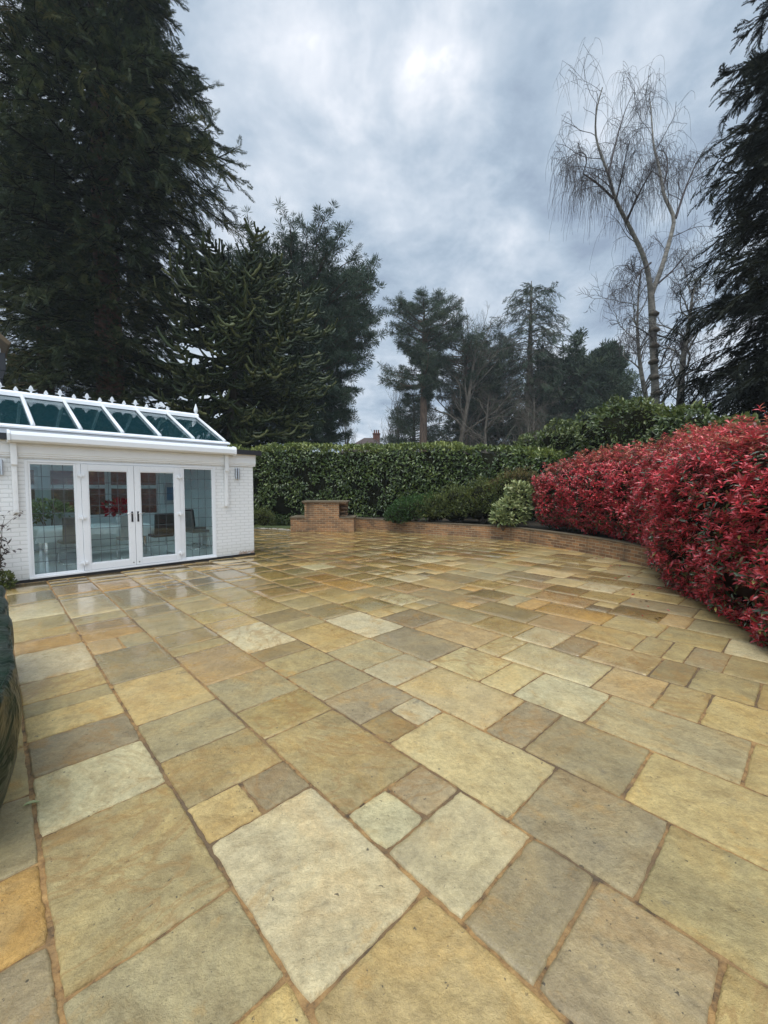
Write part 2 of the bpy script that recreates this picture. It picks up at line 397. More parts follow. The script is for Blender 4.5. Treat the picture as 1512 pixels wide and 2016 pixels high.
def stone_mat():
    m, nt, b = mat('riven_sandstone')
    co = objco(nt)
    tone = new(nt, 'ShaderNodeAttribute', _attribute_name='tone').outputs['Vector']
    r = new(nt, 'ShaderNodeAttribute', _attribute_name='rnd').outputs['Fac']
    off = new(nt, 'ShaderNodeCombineXYZ', i0=math_(nt, 'MULTIPLY', r, 91.0), i1=math_(nt, 'MULTIPLY', r, 57.0), i2=math_(nt, 'MULTIPLY', r, 13.0)).outputs[0]
    p = vmath(nt, 'ADD', co, off)
    ang = math_(nt, 'MULTIPLY', r, 6.283)
    rot = new(nt, 'ShaderNodeVectorRotate', _rotation_type='Z_AXIS', Vector=p, Angle=ang).outputs[0]
    st = new(nt, 'ShaderNodeMapping', Vector=rot); st.inputs['Scale'].default_value = (1.0, 1.6, 1.0)
    big = noise(nt, p, 2.2, 7, .66, .5); mid = noise(nt, st.outputs[0], 5.5, 9, .72, .25); fine = noise(nt, p, 120, 4, .7); grain = noise(nt, p, 420, 2, .6)
    hue = noise(nt, vmath(nt, 'ADD', p, (21.0, 5.0, 2.0)), 1.7, 6, .62, .9)
    tone = mixc(nt, .28, tone, ramp(nt, hue, [(.30, (.24, .20, .12)), (.42, (.35, .295, .17)), (.52, (.46, .35, .165)), (.60, (.48, .29, .09)), (.72, (.52, .43, .25))]))
    k = math_(nt, 'ADD', .62, math_(nt, 'MULTIPLY', big, .80))
    c = mixc(nt, 1.0, tone, new(nt, 'ShaderNodeCombineColor', i0=k, i1=k, i2=math_(nt, 'ADD', math_(nt, 'MULTIPLY', k, .85), .15)).outputs[0], 'MULTIPLY')
    c = mixc(nt, ramp(nt, mid, [(.44, (0, 0, 0)), (.66, (.60, .60, .60))]), c, mixc(nt, 1.0, c, (.58, .52, .44), 'MULTIPLY'))
    mott = noise(nt, vmath(nt, 'ADD', p, (7.0, 3.0, 1.0)), 30, 5, .7, .2)
    km = math_(nt, 'ADD', .52, math_(nt, 'MULTIPLY', mott, .96))
    c = mixc(nt, 1.0, c, new(nt, 'ShaderNodeCombineColor', i0=km, i1=km, i2=km).outputs[0], 'MULTIPLY')
    c = mixc(nt, ramp(nt, noise(nt, vmath(nt, 'ADD', p, (31.0, 7.0, 3.0)), 3.1, 6, .68, .5), [(.57, (0, 0, 0)), (.72, (.62, .62, .62))]), c, (.46, .25, .055))
    c = mixc(nt, ramp(nt, noise(nt, vmath(nt, 'ADD', p, (11.0, 27.0, 9.0)), 4.2, 7, .75, .4), [(.62, (0, 0, 0)), (.74, (.7, .7, .7))]), c, (.12, .105, .08))
    c = mixc(nt, ramp(nt, noise(nt, vmath(nt, 'ADD', p, (3.0, 15.0, 9.0)), 34, 4, .6), [(.665, (0, 0, 0)), (.71, (.85, .85, .85))]), c, (.06, .05, .035))
    c = mixc(nt, math_(nt, 'MULTIPLY', math_(nt, 'SUBTRACT', fine, .38, clamp=True), 1.6), c, mixc(nt, 1.0, c, (1.35, 1.32, 1.25), 'MULTIPLY'))
    c = mixc(nt, math_(nt, 'MULTIPLY', math_(nt, 'SUBTRACT', grain, .50, clamp=True), 2.6), c, mixc(nt, 1.0, c, (.45, .42, .38), 'MULTIPLY'))
    vn = noise(nt, vmath(nt, 'ADD', st.outputs[0], (4.0, 44.0, 8.0)), 1.9, 5, .55, 1.1)
    vein = math_(nt, 'MULTIPLY', math_(nt, 'SUBTRACT', 1.0, math_(nt, 'MULTIPLY', math_(nt, 'ABSOLUTE', math_(nt, 'SUBTRACT', vn, .5)), 26.0), clamp=True), ramp(nt, math_(nt, 'FRACT', math_(nt, 'MULTIPLY', r, 7.3)), [(.45, (0, 0, 0)), (.75, (.55, .55, .55))]))
    c = mixc(nt, vein, c, (.30, .17, .055))
    # a rain film lies on the stone by the house and in the middle, patchily; the near slabs have dried more
    sp = new(nt, 'ShaderNodeSeparateXYZ', i0=co)
    bb = math_(nt, 'ADD', math_(nt, 'MULTIPLY', sp.outputs[0], math.sin(-.7943)), math_(nt, 'MULTIPLY', sp.outputs[1], math.cos(-.7943)))
    far = math_(nt, 'MULTIPLY', math_(nt, 'SUBTRACT', bb, 9.558 - 5.0), .2, clamp=True)      # 5 m in front of the house, rising to its wall
    wet = math_(nt, 'ADD', math_(nt, 'MULTIPLY', noise(nt, co, .8, 4), .9), math_(nt, 'ADD', math_(nt, 'ADD', math_(nt, 'MULTIPLY', far, .55), math_(nt, 'MULTIPLY', math_(nt, 'SUBTRACT', sp.outputs[1], 2.5), .035, clamp=True)), math_(nt, 'MULTIPLY', math_(nt, 'SUBTRACT', r, .5), .5)))
    wet = math_(nt, 'ADD', wet, math_(nt, 'MULTIPLY', math_(nt, 'SUBTRACT', mid, .5), -.8))
    w = ramp(nt, wet, [(.40, (0, 0, 0)), (.90, (1, 1, 1))])
    c = mixc(nt, math_(nt, 'MULTIPLY', w, .62), c, mixc(nt, 1.0, c, (.66, .58, .44), 'MULTIPLY'))
    h = math_(nt, 'ADD', math_(nt, 'ADD', math_(nt, 'MULTIPLY', mid, 1.0), math_(nt, 'MULTIPLY', fine, .38)), math_(nt, 'MULTIPLY', noise(nt, p, 36, 5, .66, .2), .75))
    bs = math_(nt, 'SUBTRACT', .85, math_(nt, 'MULTIPLY', w, .62))
    setin(nt, b, Base__Color=c, Roughness=math_(nt, 'SUBTRACT', .55, math_(nt, 'MULTIPLY', w, .40)), Normal=bump(nt, h, bs, .019))
    b.inputs['Specular IOR Level'].default_value = .45
    film = ramp(nt, wet, [(.34, (.0, .0, .0)), (.62, (.45, .45, .45)), (.95, (1, 1, 1))])
    setin(nt, b, Coat__Weight=film, Coat__Roughness=.09, Coat__IOR=1.36, Coat__Normal=bump(nt, math_(nt, 'ADD', math_(nt, 'MULTIPLY', mid, .6), big), .16, .012))
    return m
M['stone'] = stone_mat()
def mortar_mat():
    m, nt, b = mat('sandy_mortar'); co = objco(nt)
    n = noise(nt, co, 14, 6, .7); n2 = noise(nt, co, 90, 3, .6); n3 = noise(nt, co, 1.3, 4)
    c = ramp(nt, n, [(.34, (.055, .034, .016)), (.48, (.27, .15, .052)), (.66, (.42, .25, .09))])
    c = mixc(nt, ramp(nt, n3, [(.42, (0, 0, 0)), (.60, (.85, .85, .85))]), c, mixc(nt, n2, (.05, .036, .022), (.15, .10, .055)))
    c = mixc(nt, ramp(nt, noise(nt, co, 3.1, 5, .7), [(.62, (0, 0, 0)), (.72, (.7, .7, .7))]), c, (.055, .07, .022))
    setin(nt, b, Base__Color=c, Roughness=.8, Normal=bump(nt, math_(nt, 'ADD', n, math_(nt, 'MULTIPLY', n2, .5)), .8, .012)); return m
M['mortar'] = mortar_mat()
M['soil'] = plain('garden_soil', (.045, .035, .022), .95, var=.4, scale=2, bumps=.6)
M['grass'] = plain('far_grass', (.06, .085, .025), .95, var=.35, scale=.6, bumps=.4)

# ------------------------------------------------------------------ site frames
YP = -.7586                                              # bearing of the long patio joints
YW = YP - .0357                                          # bearing square to the garden-room front
DP = np.array([math.sin(YP), math.cos(YP)]); UP = np.array([math.cos(YP), -math.sin(YP)])
WV = np.array([math.sin(YW), math.cos(YW)]); WU = np.array([math.cos(YW), -math.sin(YW)])
WD = 9.558
def wallpt(s, b, z=0.0): p = WU * s + WV * (WD + b); return (float(p[0]), float(p[1]), z)
WROT = -YW

# retaining-wall line, patio side
WALL = smooth_pl([(-1.6, 17.9), (-1.12, 17.4), (.95, 15.55), (2.9, 14.2), (4.0, 13.45), (4.55, 12.3), (4.95, 11.3), (5.35, 10.1), (5.55, 8.99), (5.55, 8.0), (5.40, 7.0), (5.2, 6.0), (4.95, 4.9), (4.75, 3.8), (4.6, 2.4), (4.5, .8), (4.5, -1.5)], 2)

# ------------------------------------------------------------------ ground and patio
def ground():
    n = 60; xs = np.concatenate([-np.geomspace(600, 3, n // 2), np.linspace(-2, 2, 5), np.geomspace(3, 600, n // 2)])
    X, Y = np.meshgrid(xs, xs); Z = np.full_like(X, -.06)
    V = np.stack([X.ravel(), Y.ravel(), Z.ravel()], 1); m = len(xs)
    i = np.arange(m * m).reshape(m, m)
    F = np.stack([i[:-1, :-1], i[:-1, 1:], i[1:, 1:], i[1:, :-1]], -1).reshape(-1, 4)
    tag(mk('ground', V, F, M['grass']), kind='structure')
ground()
TONES = {'p': (.55, .50, .345), 'y': (.47, .355, .16), 'g': (.315, .27, .16), 'm': (.265, .215, .145), 'o': (.46, .275, .085), 'n': (.335, .27, .13),
         'b': (.235, .175, .085), 'c': (.54, .44, .245), 't': (.43, .30, .155)}
UB = [.098, .667, 1.239, 1.812, 2.385, 2.974, 3.56, 4.15, 4.705, 5.30]
COLS = {-1: ([1.87, 2.32, 2.89, 3.46], 'mogny'),
        0: ([1.18, 1.62, 2.48, 3.03, 3.49, 3.88, 4.13, 4.59, 5.43, 5.88, 6.3, 6.85, 7.8, 8.66], ['y', 'g', 'n', 'p', 'm', 'y', 'n', 'y', 'p', 'o', 'n', 'n', 'p', 'g', 'n']),
        1: ([1.055, 1.89, 2.19, 2.68, 3.22, 4.05, 4.92, 5.36, 5.70, 6.15, 6.52, 7.72], ['y', 'p', 'ym', 'n', 'g', 'y', 'g', 'tg', 'o', 't', 'g', 'p', 'n']),
        2: ([.17, .59, .88, 1.3, 1.59, 2.46, 2.91, 3.49, 4.3, 4.56, 5.04, 5.91, 6.47, 7.88], ['y', 'm', 'm', 'p', 'pm', 'n', 'n', 'g', 't', 'n', 'g', 'g', 'g', 'g', 'o']),
        3: ([.45, 1.01, 1.87, 2.16, 2.61, 3.17, 3.6, 3.89, 4.74, 5.12], ['n', 'm', 'c', 'bp', 'm', 'g', 'n', 'b', 'p', 'y', 'n']),
        4: ([.67, 1.24, 1.52, 2.39, 2.82, 3.37, 4.17, 4.51, 4.99], ['y', 'g', 'm', 'c', 'p', 'g', 'y', 'n', 'b', 'y']),
        5: ([.24, 1.09, 1.65, 1.96, 2.52], ['y', 'g', 'p', 'c', 'c', 'm']),
        6: ([.53, .82, 1.26, 2.11, 2.40], ['y', 'n', 't', 'p', 'c', 't']),
        7: ([.28, .71, .99, 1.57, 1.86, 2.3], ['y', 'n', 'b', 'c', 'm', 'p', 'y']),
        8: ([.55, .84, 1.02, 1.28], ['n', 'm', 'y', 'n', 'y'])}
def patio():
    rg = np.random.default_rng(5)
    nb = UB[:]
    while nb[-1] < 15.6: nb.append(nb[-1] + rg.choice([.572, .572, .59]))
    lo = [.098]
    while lo[-1] > -3.4: lo.append(lo[-1] - .572)
    edges = lo[:0:-1] + nb; z0 = len(lo) - 1
    letters = list('pyyygggmoonnnnbbct')
    slabs = []
    for ci in range(len(edges) - 1):
        c = ci - z0; u0, u1 = edges[ci], edges[ci + 1]
        js, tn = COLS.get(c, ([], []))
        js = list(js); tn = list(tn); vmax = 21.0
        v = js[-1] if js else -9.0 + rg.random() * .8
        if not js: js = [v]; tn = ['n', rg.choice(letters)]
        js = [js[0] - .86, ] + js; tn = ['n'] + tn
        while js[0] > -9.0:
            js.insert(0, js[0] - rg.choice([.575, .86, .29])); tn.insert(0, rg.choice(letters))
        while js[-1] < vmax:
            L = rg.choice([.29, .575, .575, .86])
            js.append(js[-1] + L)
            if len(tn) < len(js): tn.append(rg.choice(letters) + (rg.choice(letters) if L < .3 and rg.random() < .6 else ''))
        for k in range(len(js) - 1):
            t = tn[k + 1] if k + 1 < len(tn) else 'n'
            if len(t) == 2:
                um = (u0 + u1) / 2
                slabs += [(u0, um, js[k], js[k + 1], t[0]), (um, u1, js[k], js[k + 1], t[1])]
            else: slabs.append((u0, u1, js[k], js[k + 1], t))
    poly = np.concatenate([WALL, [(4.5, -9.0), (-9, -9), (-14, 3), (-12, 10), (-9.5, 16.2), (-5.6, 17.15), (-4.4, 16.8), (-2, 18)]])
    def inside(x, y):
        r = False; n = len(poly); j = n - 1
        for i in range(n):
            if (poly[i, 1] > y) != (poly[j, 1] > y) and x < (poly[j, 0] - poly[i, 0]) * (y - poly[i, 1]) / (poly[j, 1] - poly[i, 1]) + poly[i, 0]: r = not r
            j = i
        return r
    VS, FS, T, R = [], [], [], []; o = 0
    for (u0, u1, v0, v1, t) in slabs:
        cu, cv = (u0 + u1) / 2, (v0 + v1) / 2
        pc = UP * cu + DP * cv
        if not any(inside(*(UP * a + DP * b)) for a in (u0, cu, u1) for b in (v0, cv, v1)): continue
        bw = pc @ WV - WD; sw = pc @ WU
        if bw > .35 and sw < 4.8: continue
        if pc[1] < -3: continue
        dist = math.hypot(pc[0], pc[1])
        g = .0085 + .003 * rg.random(); gc = .0055 + .004 * rg.random()
        a0, a1, b0, b1 = u0 + g, u1 - g, v0 + gc, v1 - gc
        cell = .022 if dist < 3.2 else (.045 if dist < 5.5 else (.1 if dist < 9 else .3))
        nx = max(2, int((a1 - a0) / cell)); ny = max(2, int((b1 - b0) / cell))
        e = .009
        gx = np.r_[a0 - .003, a0, a0 + e, np.linspace(a0 + e, a1 - e, nx + 1)[1:-1], a1 - e, a1, a1 + .003]
        gy = np.r_[b0 - .003, b0, b0 + e, np.linspace(b0 + e, b1 - e, ny + 1)[1:-1], b1 - e, b1, b1 + .003]
        U, W = np.meshgrid(gx, gy); m, n = U.shape
        ring = np.zeros_like(U); ring[[0, -1], :] = 2; ring[:, [0, -1]] = 2
        in1 = np.zeros_like(U, bool); in1[1, 1:-1] = in1[-2, 1:-1] = True; in1[1:-1, 1] = in1[1:-1, -2] = True
        seed = rg.random() * 50
        q = np.stack([U * 9 + seed, W * 9, np.full_like(U, seed)], -1)
        # wavering hand-cut edge, chipped corners
        wob = .0048 * fbm(q * 2.6, 3); edge = np.maximum(0, 1 - np.minimum(np.minimum(U - a0, a1 - U), np.minimum(W - b0, b1 - W)) / .06)
        U2 = U + wob * edge; W2 = W + .0048 * fbm(q * 2.6 + 31.7, 3) * edge
        rc = .004 + .010 * rg.random()
        for (cx, cy, sx, sy) in ((a0, b0, 1, 1), (a1, b0, -1, 1), (a0, b1, 1, -1), (a1, b1, -1, -1)):
            dd = np.maximum(0, 1 - (np.abs(U - cx) + np.abs(W - cy)) / .05)
            U2 = U2 + sx * dd * rc * .55; W2 = W2 + sy * dd * rc * .55
        tilt = (rg.random(2) - .5) * .006
        Z = .0022 * fbm(q * .8 + 3, 3) + .0013 * fbm(q * np.array([1.2, 3.0, 1]) * 2 + 9, 2) + tilt[0] * (U - cu) + tilt[1] * (W - cv) + (rg.random() - .5) * .003
        Z = np.where(ring == 2, -.022, np.where(in1, Z - .004, Z))
        XY = U2[..., None] * UP + W2[..., None] * DP
        V = np.concatenate([XY, Z[..., None]], -1).reshape(-1, 3)
        i = np.arange(m * n).reshape(m, n)
        F = np.stack([i[:-1, :-1], i[:-1, 1:], i[1:, 1:], i[1:, :-1]], -1).reshape(-1, 4)
        VS.append(V); FS.append(F + o); o += len(V)
        tone = (.92 * np.array(TONES[t]) + .08 * np.array((.40, .32, .16))) * np.array((1.06, 1.0, .86)) * (.86 + .24 * rg.random()) * (1 + (rg.random(3) - .5) * .05)
        T.append(np.broadcast_to(tone, (len(F), 3))); R.append(np.full(len(F), rg.random()))
    V = np.concatenate(VS); F = np.concatenate(FS)
    nfix = np.cross(V[F[:, 1]] - V[F[:, 0]], V[F[:, 2]] - V[F[:, 0]])[:, 2].mean()
    if nfix < 0: F = F[:, ::-1]
    tag(mk('patio', V, F, M['stone'], smooth=True, rnd=np.concatenate(R), col=np.concatenate(T)), kind='structure')
    # the pointing between the slabs, one sheet just below their faces
    P3 = [(float(x), float(y), -.0085) for x, y in poly]
    me = bpy.data.meshes.new('patio_mortar'); me.from_pydata(P3, [], [tuple(range(len(P3)))]); me.update()
    tag(link('patio_mortar', me, M['mortar'], None), kind='structure')
patio()

# ------------------------------------------------------------------ brick retaining wall, stepped brick pier, pebbles
def swept_wall(name, line, w, h, m, parent, z0=-.05, out=0.0):
    L = resample(line, 90); d = nrm(np.gradient(L, axis=0)); nrmv = np.stack([d[:, 1], -d[:, 0]], 1) * -1     # points away from the patio
    s = np.r_[0, np.cumsum(np.linalg.norm(np.diff(L, axis=0), axis=1))]
    A = L - nrmv * out; B = L + nrmv * (w + out)
    me = bpy.data.meshes.new(name); V = []; F = []; UVs = []
    for i in range(len(L)):
        V += [(*A[i], z0), (*A[i], h), (*B[i], h), (*B[i], z0)]
    for i in range(len(L) - 1):
        a = 4 * i; b = a + 4
        for (j, k) in ((0, 1), (1, 2), (2, 3)):
            F.append((a + j, a + k, b + k, b + j))
            if j == 1: UVs += [(s[i], 0), (s[i], w), (s[i + 1], w), (s[i + 1], 0)]
            else: UVs += [(s[i], V[a + j][2]), (s[i], V[a + k][2]), (s[i + 1], V[b + k][2]), (s[i + 1], V[b + j][2])]
    e = 4 * (len(L) - 1)
    F += [(0, 3, 2, 1), (e, e + 1, e + 2, e + 3)]; UVs += [(0, 0)] * 8
    me.from_pydata(V, [], F); u = me.uv_layers.new(name='UVMap')
    for i, q in enumerate(UVs): u.data[i].uv = q
    me.update(); return link(name, me, m, parent)
M['coping'] = plain('weathered_coping', (.13, .10, .06), .75, var=.45, scale=5, bumps=.4)
rw = tag(empty('retaining_wall', (0, 0, 0)), 'low curved orange brick retaining wall edging the patio in front of the shrubs', 'retaining wall')
swept_wall('brickwork', WALL, .22, .402, M['brick'], rw)
swept_wall('coping', WALL, .22, .43, M['coping'], rw, z0=.405, out=.016)

# soil behind the wall
def bed():
    L = resample(WALL, 60); d = nrm(np.gradient(L, axis=0)); n = -np.stack([d[:, 1], -d[:, 0]], 1)
    rows = [L + n * k for k in (.18, .8, 1.6, 3.0, 6.0)]; zs = (.36, .38, .40, .40, .3)
    V = np.concatenate([np.c_[r, z + .04 * fbm(np.c_[r * 2, np.zeros(len(r))], 2)] for r, z in zip(rows, zs)])
    i = np.arange(5 * 60).reshape(5, 60)
    F = np.stack([i[:-1, :-1], i[:-1, 1:], i[1:, 1:], i[1:, :-1]], -1).reshape(-1, 4)
    tag(mk('garden_bed', V, F, M['soil'], smooth=True), kind='structure')
bed()
pier = tag(empty('brick_pier', (-2.35, 15.85, 0)), 'stepped orange brick pier with slab tops standing in front of the laurel hedge', 'brick pier')
b = MB(); b.box(-1.24, 1.19, 0, 1.2, -.05, .53); b.build('base', M['brick'], pier, uv=True)
b = MB(); b.box(-.70, .62, .002, .40, .532, 1.09); b.box(-.70, .88, .85, 1.05, .532, 1.09)
for k in range(4): b.box(.66, .86, .42, .83, .565 + k * .15, .625 + k * .15)
b.build('upper_block', M['brick'], pier, uv=True)
for (x0, x1) in ((-1.27, -.705), (.625, 1.23)): b = MB(); b.box(x0, x1, -.03, 1.2, .533, .57); b.build('step_slab', M['coping'], pier, bevel=.006)
b = MB(); b.box(-.80, .96, -.06, 1.1, 1.133, 1.185); b.build('top_slab', M['coping'], pier, bevel=.008)
b = MB(); b.box(-.755, .91, -.03, 1.07, 1.092, 1.131); b.build('brick_course', M['brick'], pier, uv=True)
# pebbles along the patio edge under the hedge
M['pebble'] = plain('pale_pebble', (.30, .28, .22), .6, var=.3, scale=8)
def pebble_mesh(seed):
    import bmesh
    bm = bmesh.new(); bmesh.ops.create_icosphere(bm, subdivisions=2, radius=.075)
    for v in bm.verts:
        n = fbm(np.array([[v.co.x * 9 + seed, v.co.y * 9, v.co.z * 9]]), 2)[0]
        v.co *= 1 + .22 * n; v.co.z *= .62
    me = bpy.data.meshes.new('pebble'); bm.to_mesh(me); bm.free(); me.materials.append(M['pebble'])
    for p in me.polygons: p.use_smooth = True
    return me
pm = [pebble_mesh(k * 7.7) for k in range(4)]
for k in range(18):
    f = k / 17
    o = bpy.data.objects.new('pebble', pm[k % 4]); scene.collection.objects.link(o)
    o.location = (-5.5 + 1.85 * f + rng.normal() * .03, 17.0 - .9 * f + .22 * math.sin(f * 3) + rng.normal() * .05, .02)
    o.rotation_euler = (0, 0, rng.random() * 6); s = .7 + .6 * rng.random(); o.scale = (s, s, s)
    tag(o, 'pale rounded pebble in the row between the white house corner and brick pier', 'pebble', 'pebbles along the patio edge')

# ------------------------------------------------------------------ garden room (local axes: x along the front, y into the room, z up)
room = tag(empty('garden_room', wallpt(0, 0, 0), WROT), 'white painted brick garden room with glazed lantern roof and french doors', 'garden room')
SL, SR, BK = -3.2, 5.08, 4.3
b = MB()
b.box(SL, .775, 0, .24, .052, 2.5); b.box(4.125, SR, 0, .24, .052, 2.5); b.box(.775, 4.125, .001, .24, 2.165, 2.5)
b.box(SR - .24, SR - .001, .24, BK, .052, 2.5); b.box(SL, SL + .24, .24, BK, .052, 2.5)
WIN = [(.72, 1.30), (1.62, 2.14), (2.44, 2.82), (2.96, 3.36), (3.70, 4.14)]
xs = SL + .24
for (a, c) in WIN:
    b.box(xs, a - .06, BK - .2, BK, .052, 2.5); b.box(a - .06, c + .06, BK - .2, BK, 2.2, 2.5); b.box(a - .06, c + .06, BK - .2, BK, .052, .86); xs = c + .06
b.box(xs, SR - .24, BK - .2, BK, .052, 2.5)
b.build('wall', M['whitebrick'], room, uv=True)
b = MB(); b.box(SL, .70, -.045, .2, -.06, .05); b.box(.70, 4.2, -.05, .2, -.06, .048); b.box(4.2, SR + .008, -.035, .2, -.06, .05); b.box(SR - .1, SR + .008, .2, BK, -.06, .05)
b.build('plinth', M['plinth'], room)
b = MB(); b.box(SL + .1, SR - .1, .2, BK + .1, -.06, .048); b.build('floor', M['floor_tile'], room)
lin = MB()                                                # plaster lining inside
lin.box(SL + .243, .77, .243, .255, .06, 2.44); lin.box(4.13, SR - .243, .243, .255, .06, 2.44); lin.box(SR - .255, SR - .243, .258, BK - .2, .06, 2.44)
xs = SL + .25
for (a, c) in WIN:
    lin.box(xs, a - .06, BK - .215, BK - .203, .06, 2.44); lin.box(a - .06, c + .06, BK - .215, BK - .203, 2.2, 2.44); lin.box(a - .06, c + .06, BK - .215, BK - .203, .06, .86); xs = c + .06
lin.box(xs, SR - .26, BK - .215, BK - .203, .06, 2.44)
lin.box(SL + .25, SR - .25, .26, .55, 2.45, 2.495); lin.box(SL + .25, SR - .25, 3.45, BK - .22, 2.45, 2.495)
lin.box(4.35, SR - .25, .55, 3.45, 2.45, 2.495); lin.box(SL + .25, -.9, .55, 3.45, 2.45, 2.495)
lin.build('plaster_lining', M['plaster'], room)
for (a, c) in WIN:                                        # rear windows
    f = MB(); y0, y1 = BK - .13, BK - .06
    f.box(a - .06, a, y0, y1, .86, 2.2); f.box(c, c + .06, y0, y1, .86, 2.2); f.box(a, c, y0, y1, .86, .93); f.box(a, c, y0, y1, 2.13, 2.2); f.box(a, c, y0, y1, 1.66, 1.76)
    w = f.build('window', M['upvc'], room, bevel=.004)
    g = MB(); g.box(a, c, y0 + .03, y0 + .036, .93, 1.66); g.box(a, c, y0 + .03, y0 + .036, 1.76, 2.13); g.build('pane', M['glass'], w)
    h = MB(); h.box((a + c) / 2 - .05, (a + c) / 2 + .05, y0 - .02, y0, 1.70, 1.715); h.build('handle', M['steel'], w)
# cornice, fascia, roof edge
prof = [(0, 2.20), (-.03, 2.20), (-.03, 2.225), (-.045, 2.235), (-.045, 2.26), (-.055, 2.27), (-.055, 2.40), (-.065, 2.41), (-.065, 2.455), (-.075, 2.465), (-.075, 2.515), (0, 2.515)]
b = MB(); b.prism(prof, 'x', SL, SR + .05); b.box(SR + .002, SR + .05, .0, BK, 2.21, 2.512); b.build('cornice', M['paint'], room)
b = MB()
b.box(SL, SR + .14, -.13, .12, 2.52, 2.575); b.box(SL, SR + .14, 3.75, BK + .12, 2.52, 2.575); b.box(4.50, SR + .14, .12, 3.75, 2.52, 2.575); b.box(SL, -1.28, .12, 3.75, 2.52, 2.575)
b.box(SL, SR + .16, -.155, -.131, 2.475, 2.585); b.box(SR + .141, SR + .165, -.13, BK + .1, 2.475, 2.585)
b.build('flat_roof', M['black'], room)
# lantern roof
LL, LR, LF, LBK, RID, ZE, ZR = -1.17, 4.50, .14, 3.74, 1.94, 2.77, 3.56
b = MB()
for (y0, y1) in ((LF - .02, LF + .09), (LBK - .09, LBK + .02)): b.box(LL, LR, y0, y1, 2.576, 2.70)
b.box(LL, LL + .1, LF + .09, LBK - .09, 2.576, 2.70); b.box(LR - .1, LR, LF + .09, LBK - .09, 2.576, 2.70)
b.build('lantern_kerb', M['upvc'], room, bevel=.004)
b = MB()
b.prism([(LF - .06, 2.702), (LF + .08, 2.702), (LF + .10, 2.79), (LF - .03, 2.755), (LF - .06, 2.735)], 'x', LL - .04, LR + .05)
b.prism([(LBK + .06, 2.702), (LBK - .08, 2.702), (LBK - .10, 2.79), (LBK + .03, 2.755), (LBK + .06, 2.735)], 'x', LL - .04, LR + .05)
b.build('eaves_beam', M['upvc'], room, bevel=.003)
b = MB(); b.prism([(RID - .10, ZR - .02), (RID + .10, ZR - .02), (RID + .085, ZR + .055), (RID + .05, ZR + .10), (RID - .05, ZR + .10), (RID - .085, ZR + .055)], 'x', LL - .03, LR + .03)
b.build('ridge_beam', M['upvc'], room, bevel=.004)
b = MB(); b.box(LL, LR, RID - .06, RID + .06, ZR - .12, ZR - .022); b.build('ridge_underside', M['black'], room)
rs = [LR - .03] + [3.74 - .70 * k for k in range(7)] + [LL + .03]
for s in rs:
    for sg in (1, -1):
        y0 = LF + .06 if sg > 0 else LBK - .06
        yr = RID - .09 * sg; b = MB()
        d = Vector((0, yr - y0, ZR - .01 - 2.79)).normalized()
        b.tube([(s, y0, 2.80), (s, yr, ZR + .005)], .034, 10)
        b.build('rafter', M['upvc'], room, smooth=True)
for i in range(len(rs) - 1):
    a, c = rs[i + 1] + .03, rs[i] - .03
    for sg in (1, -1):
        y0 = LF + .07 if sg > 0 else LBK - .07; yr = RID - .07 * sg
        b = MB(); b.prism([(y0, 2.772), (yr, ZR - .025), (yr, ZR - .019), (y0, 2.778)], 'x', a, c); b.build('roof_pane', M['tealglass'], room)
for s in (LL + .03, LR - .03):                            # glazed gable ends
    b = MB(); b.prism([(LF + .12, 2.71), (LBK - .12, 2.71), (RID, ZR - .06)], 'x', s - .003, s + .003); b.build('gable_pane', M['tealglass'], room)
# cresting: tall leaf-shaped crests with small buds between, one spike at the end
def crest(s, h, w, arms):
    b = MB(); pl = [(0, 0), (w * .5, h * .10), (w * .28, h * .22)] if not arms else []
    if arms: pl = [(-.012, 0), (-.016, h * .22), (-.045, h * .36), (-.085, h * .41), (-.045, h * .45), (-.036, h * .52), (-.034, h * .66), (-.018, h * .86), (0, h), (.018, h * .86), (.034, h * .66), (.036, h * .52), (.045, h * .45), (.085, h * .41), (.045, h * .36), (.016, h * .22), (.012, 0)]
    else: pl = [(-.012, 0), (-.014, h * .12), (-.040, h * .24), (-.034, h * .46), (-.016, h * .80), (0, h), (.016, h * .80), (.034, h * .46), (.040, h * .24), (.014, h * .12), (.012, 0)]
    z = ZR + .098
    b.prism([(s + x, z + y) for x, y in pl], 'y', RID - .012, RID + .012); b.prism([(s + x * .45, z + h * .3 + (y - 0) * .55) for x, y in pl], 'y', RID - .02, RID - .0125)
    return b.build('ridge_crest', M['upvc'], room)
for k in range(-4, 6): crest(1.10 + .487 * k, .165, .1, True); crest(1.345 + .487 * k, .105, .08, False)
b = MB(); b.lathe([(.028, 0), (.03, .03), (.05, .06), (.055, .10), (.04, .16), (.018, .23), (.004, .27)], (LR - .01, RID, ZR + .098), 12); b.build('ridge_finial', M['upvc'], room, smooth=True)
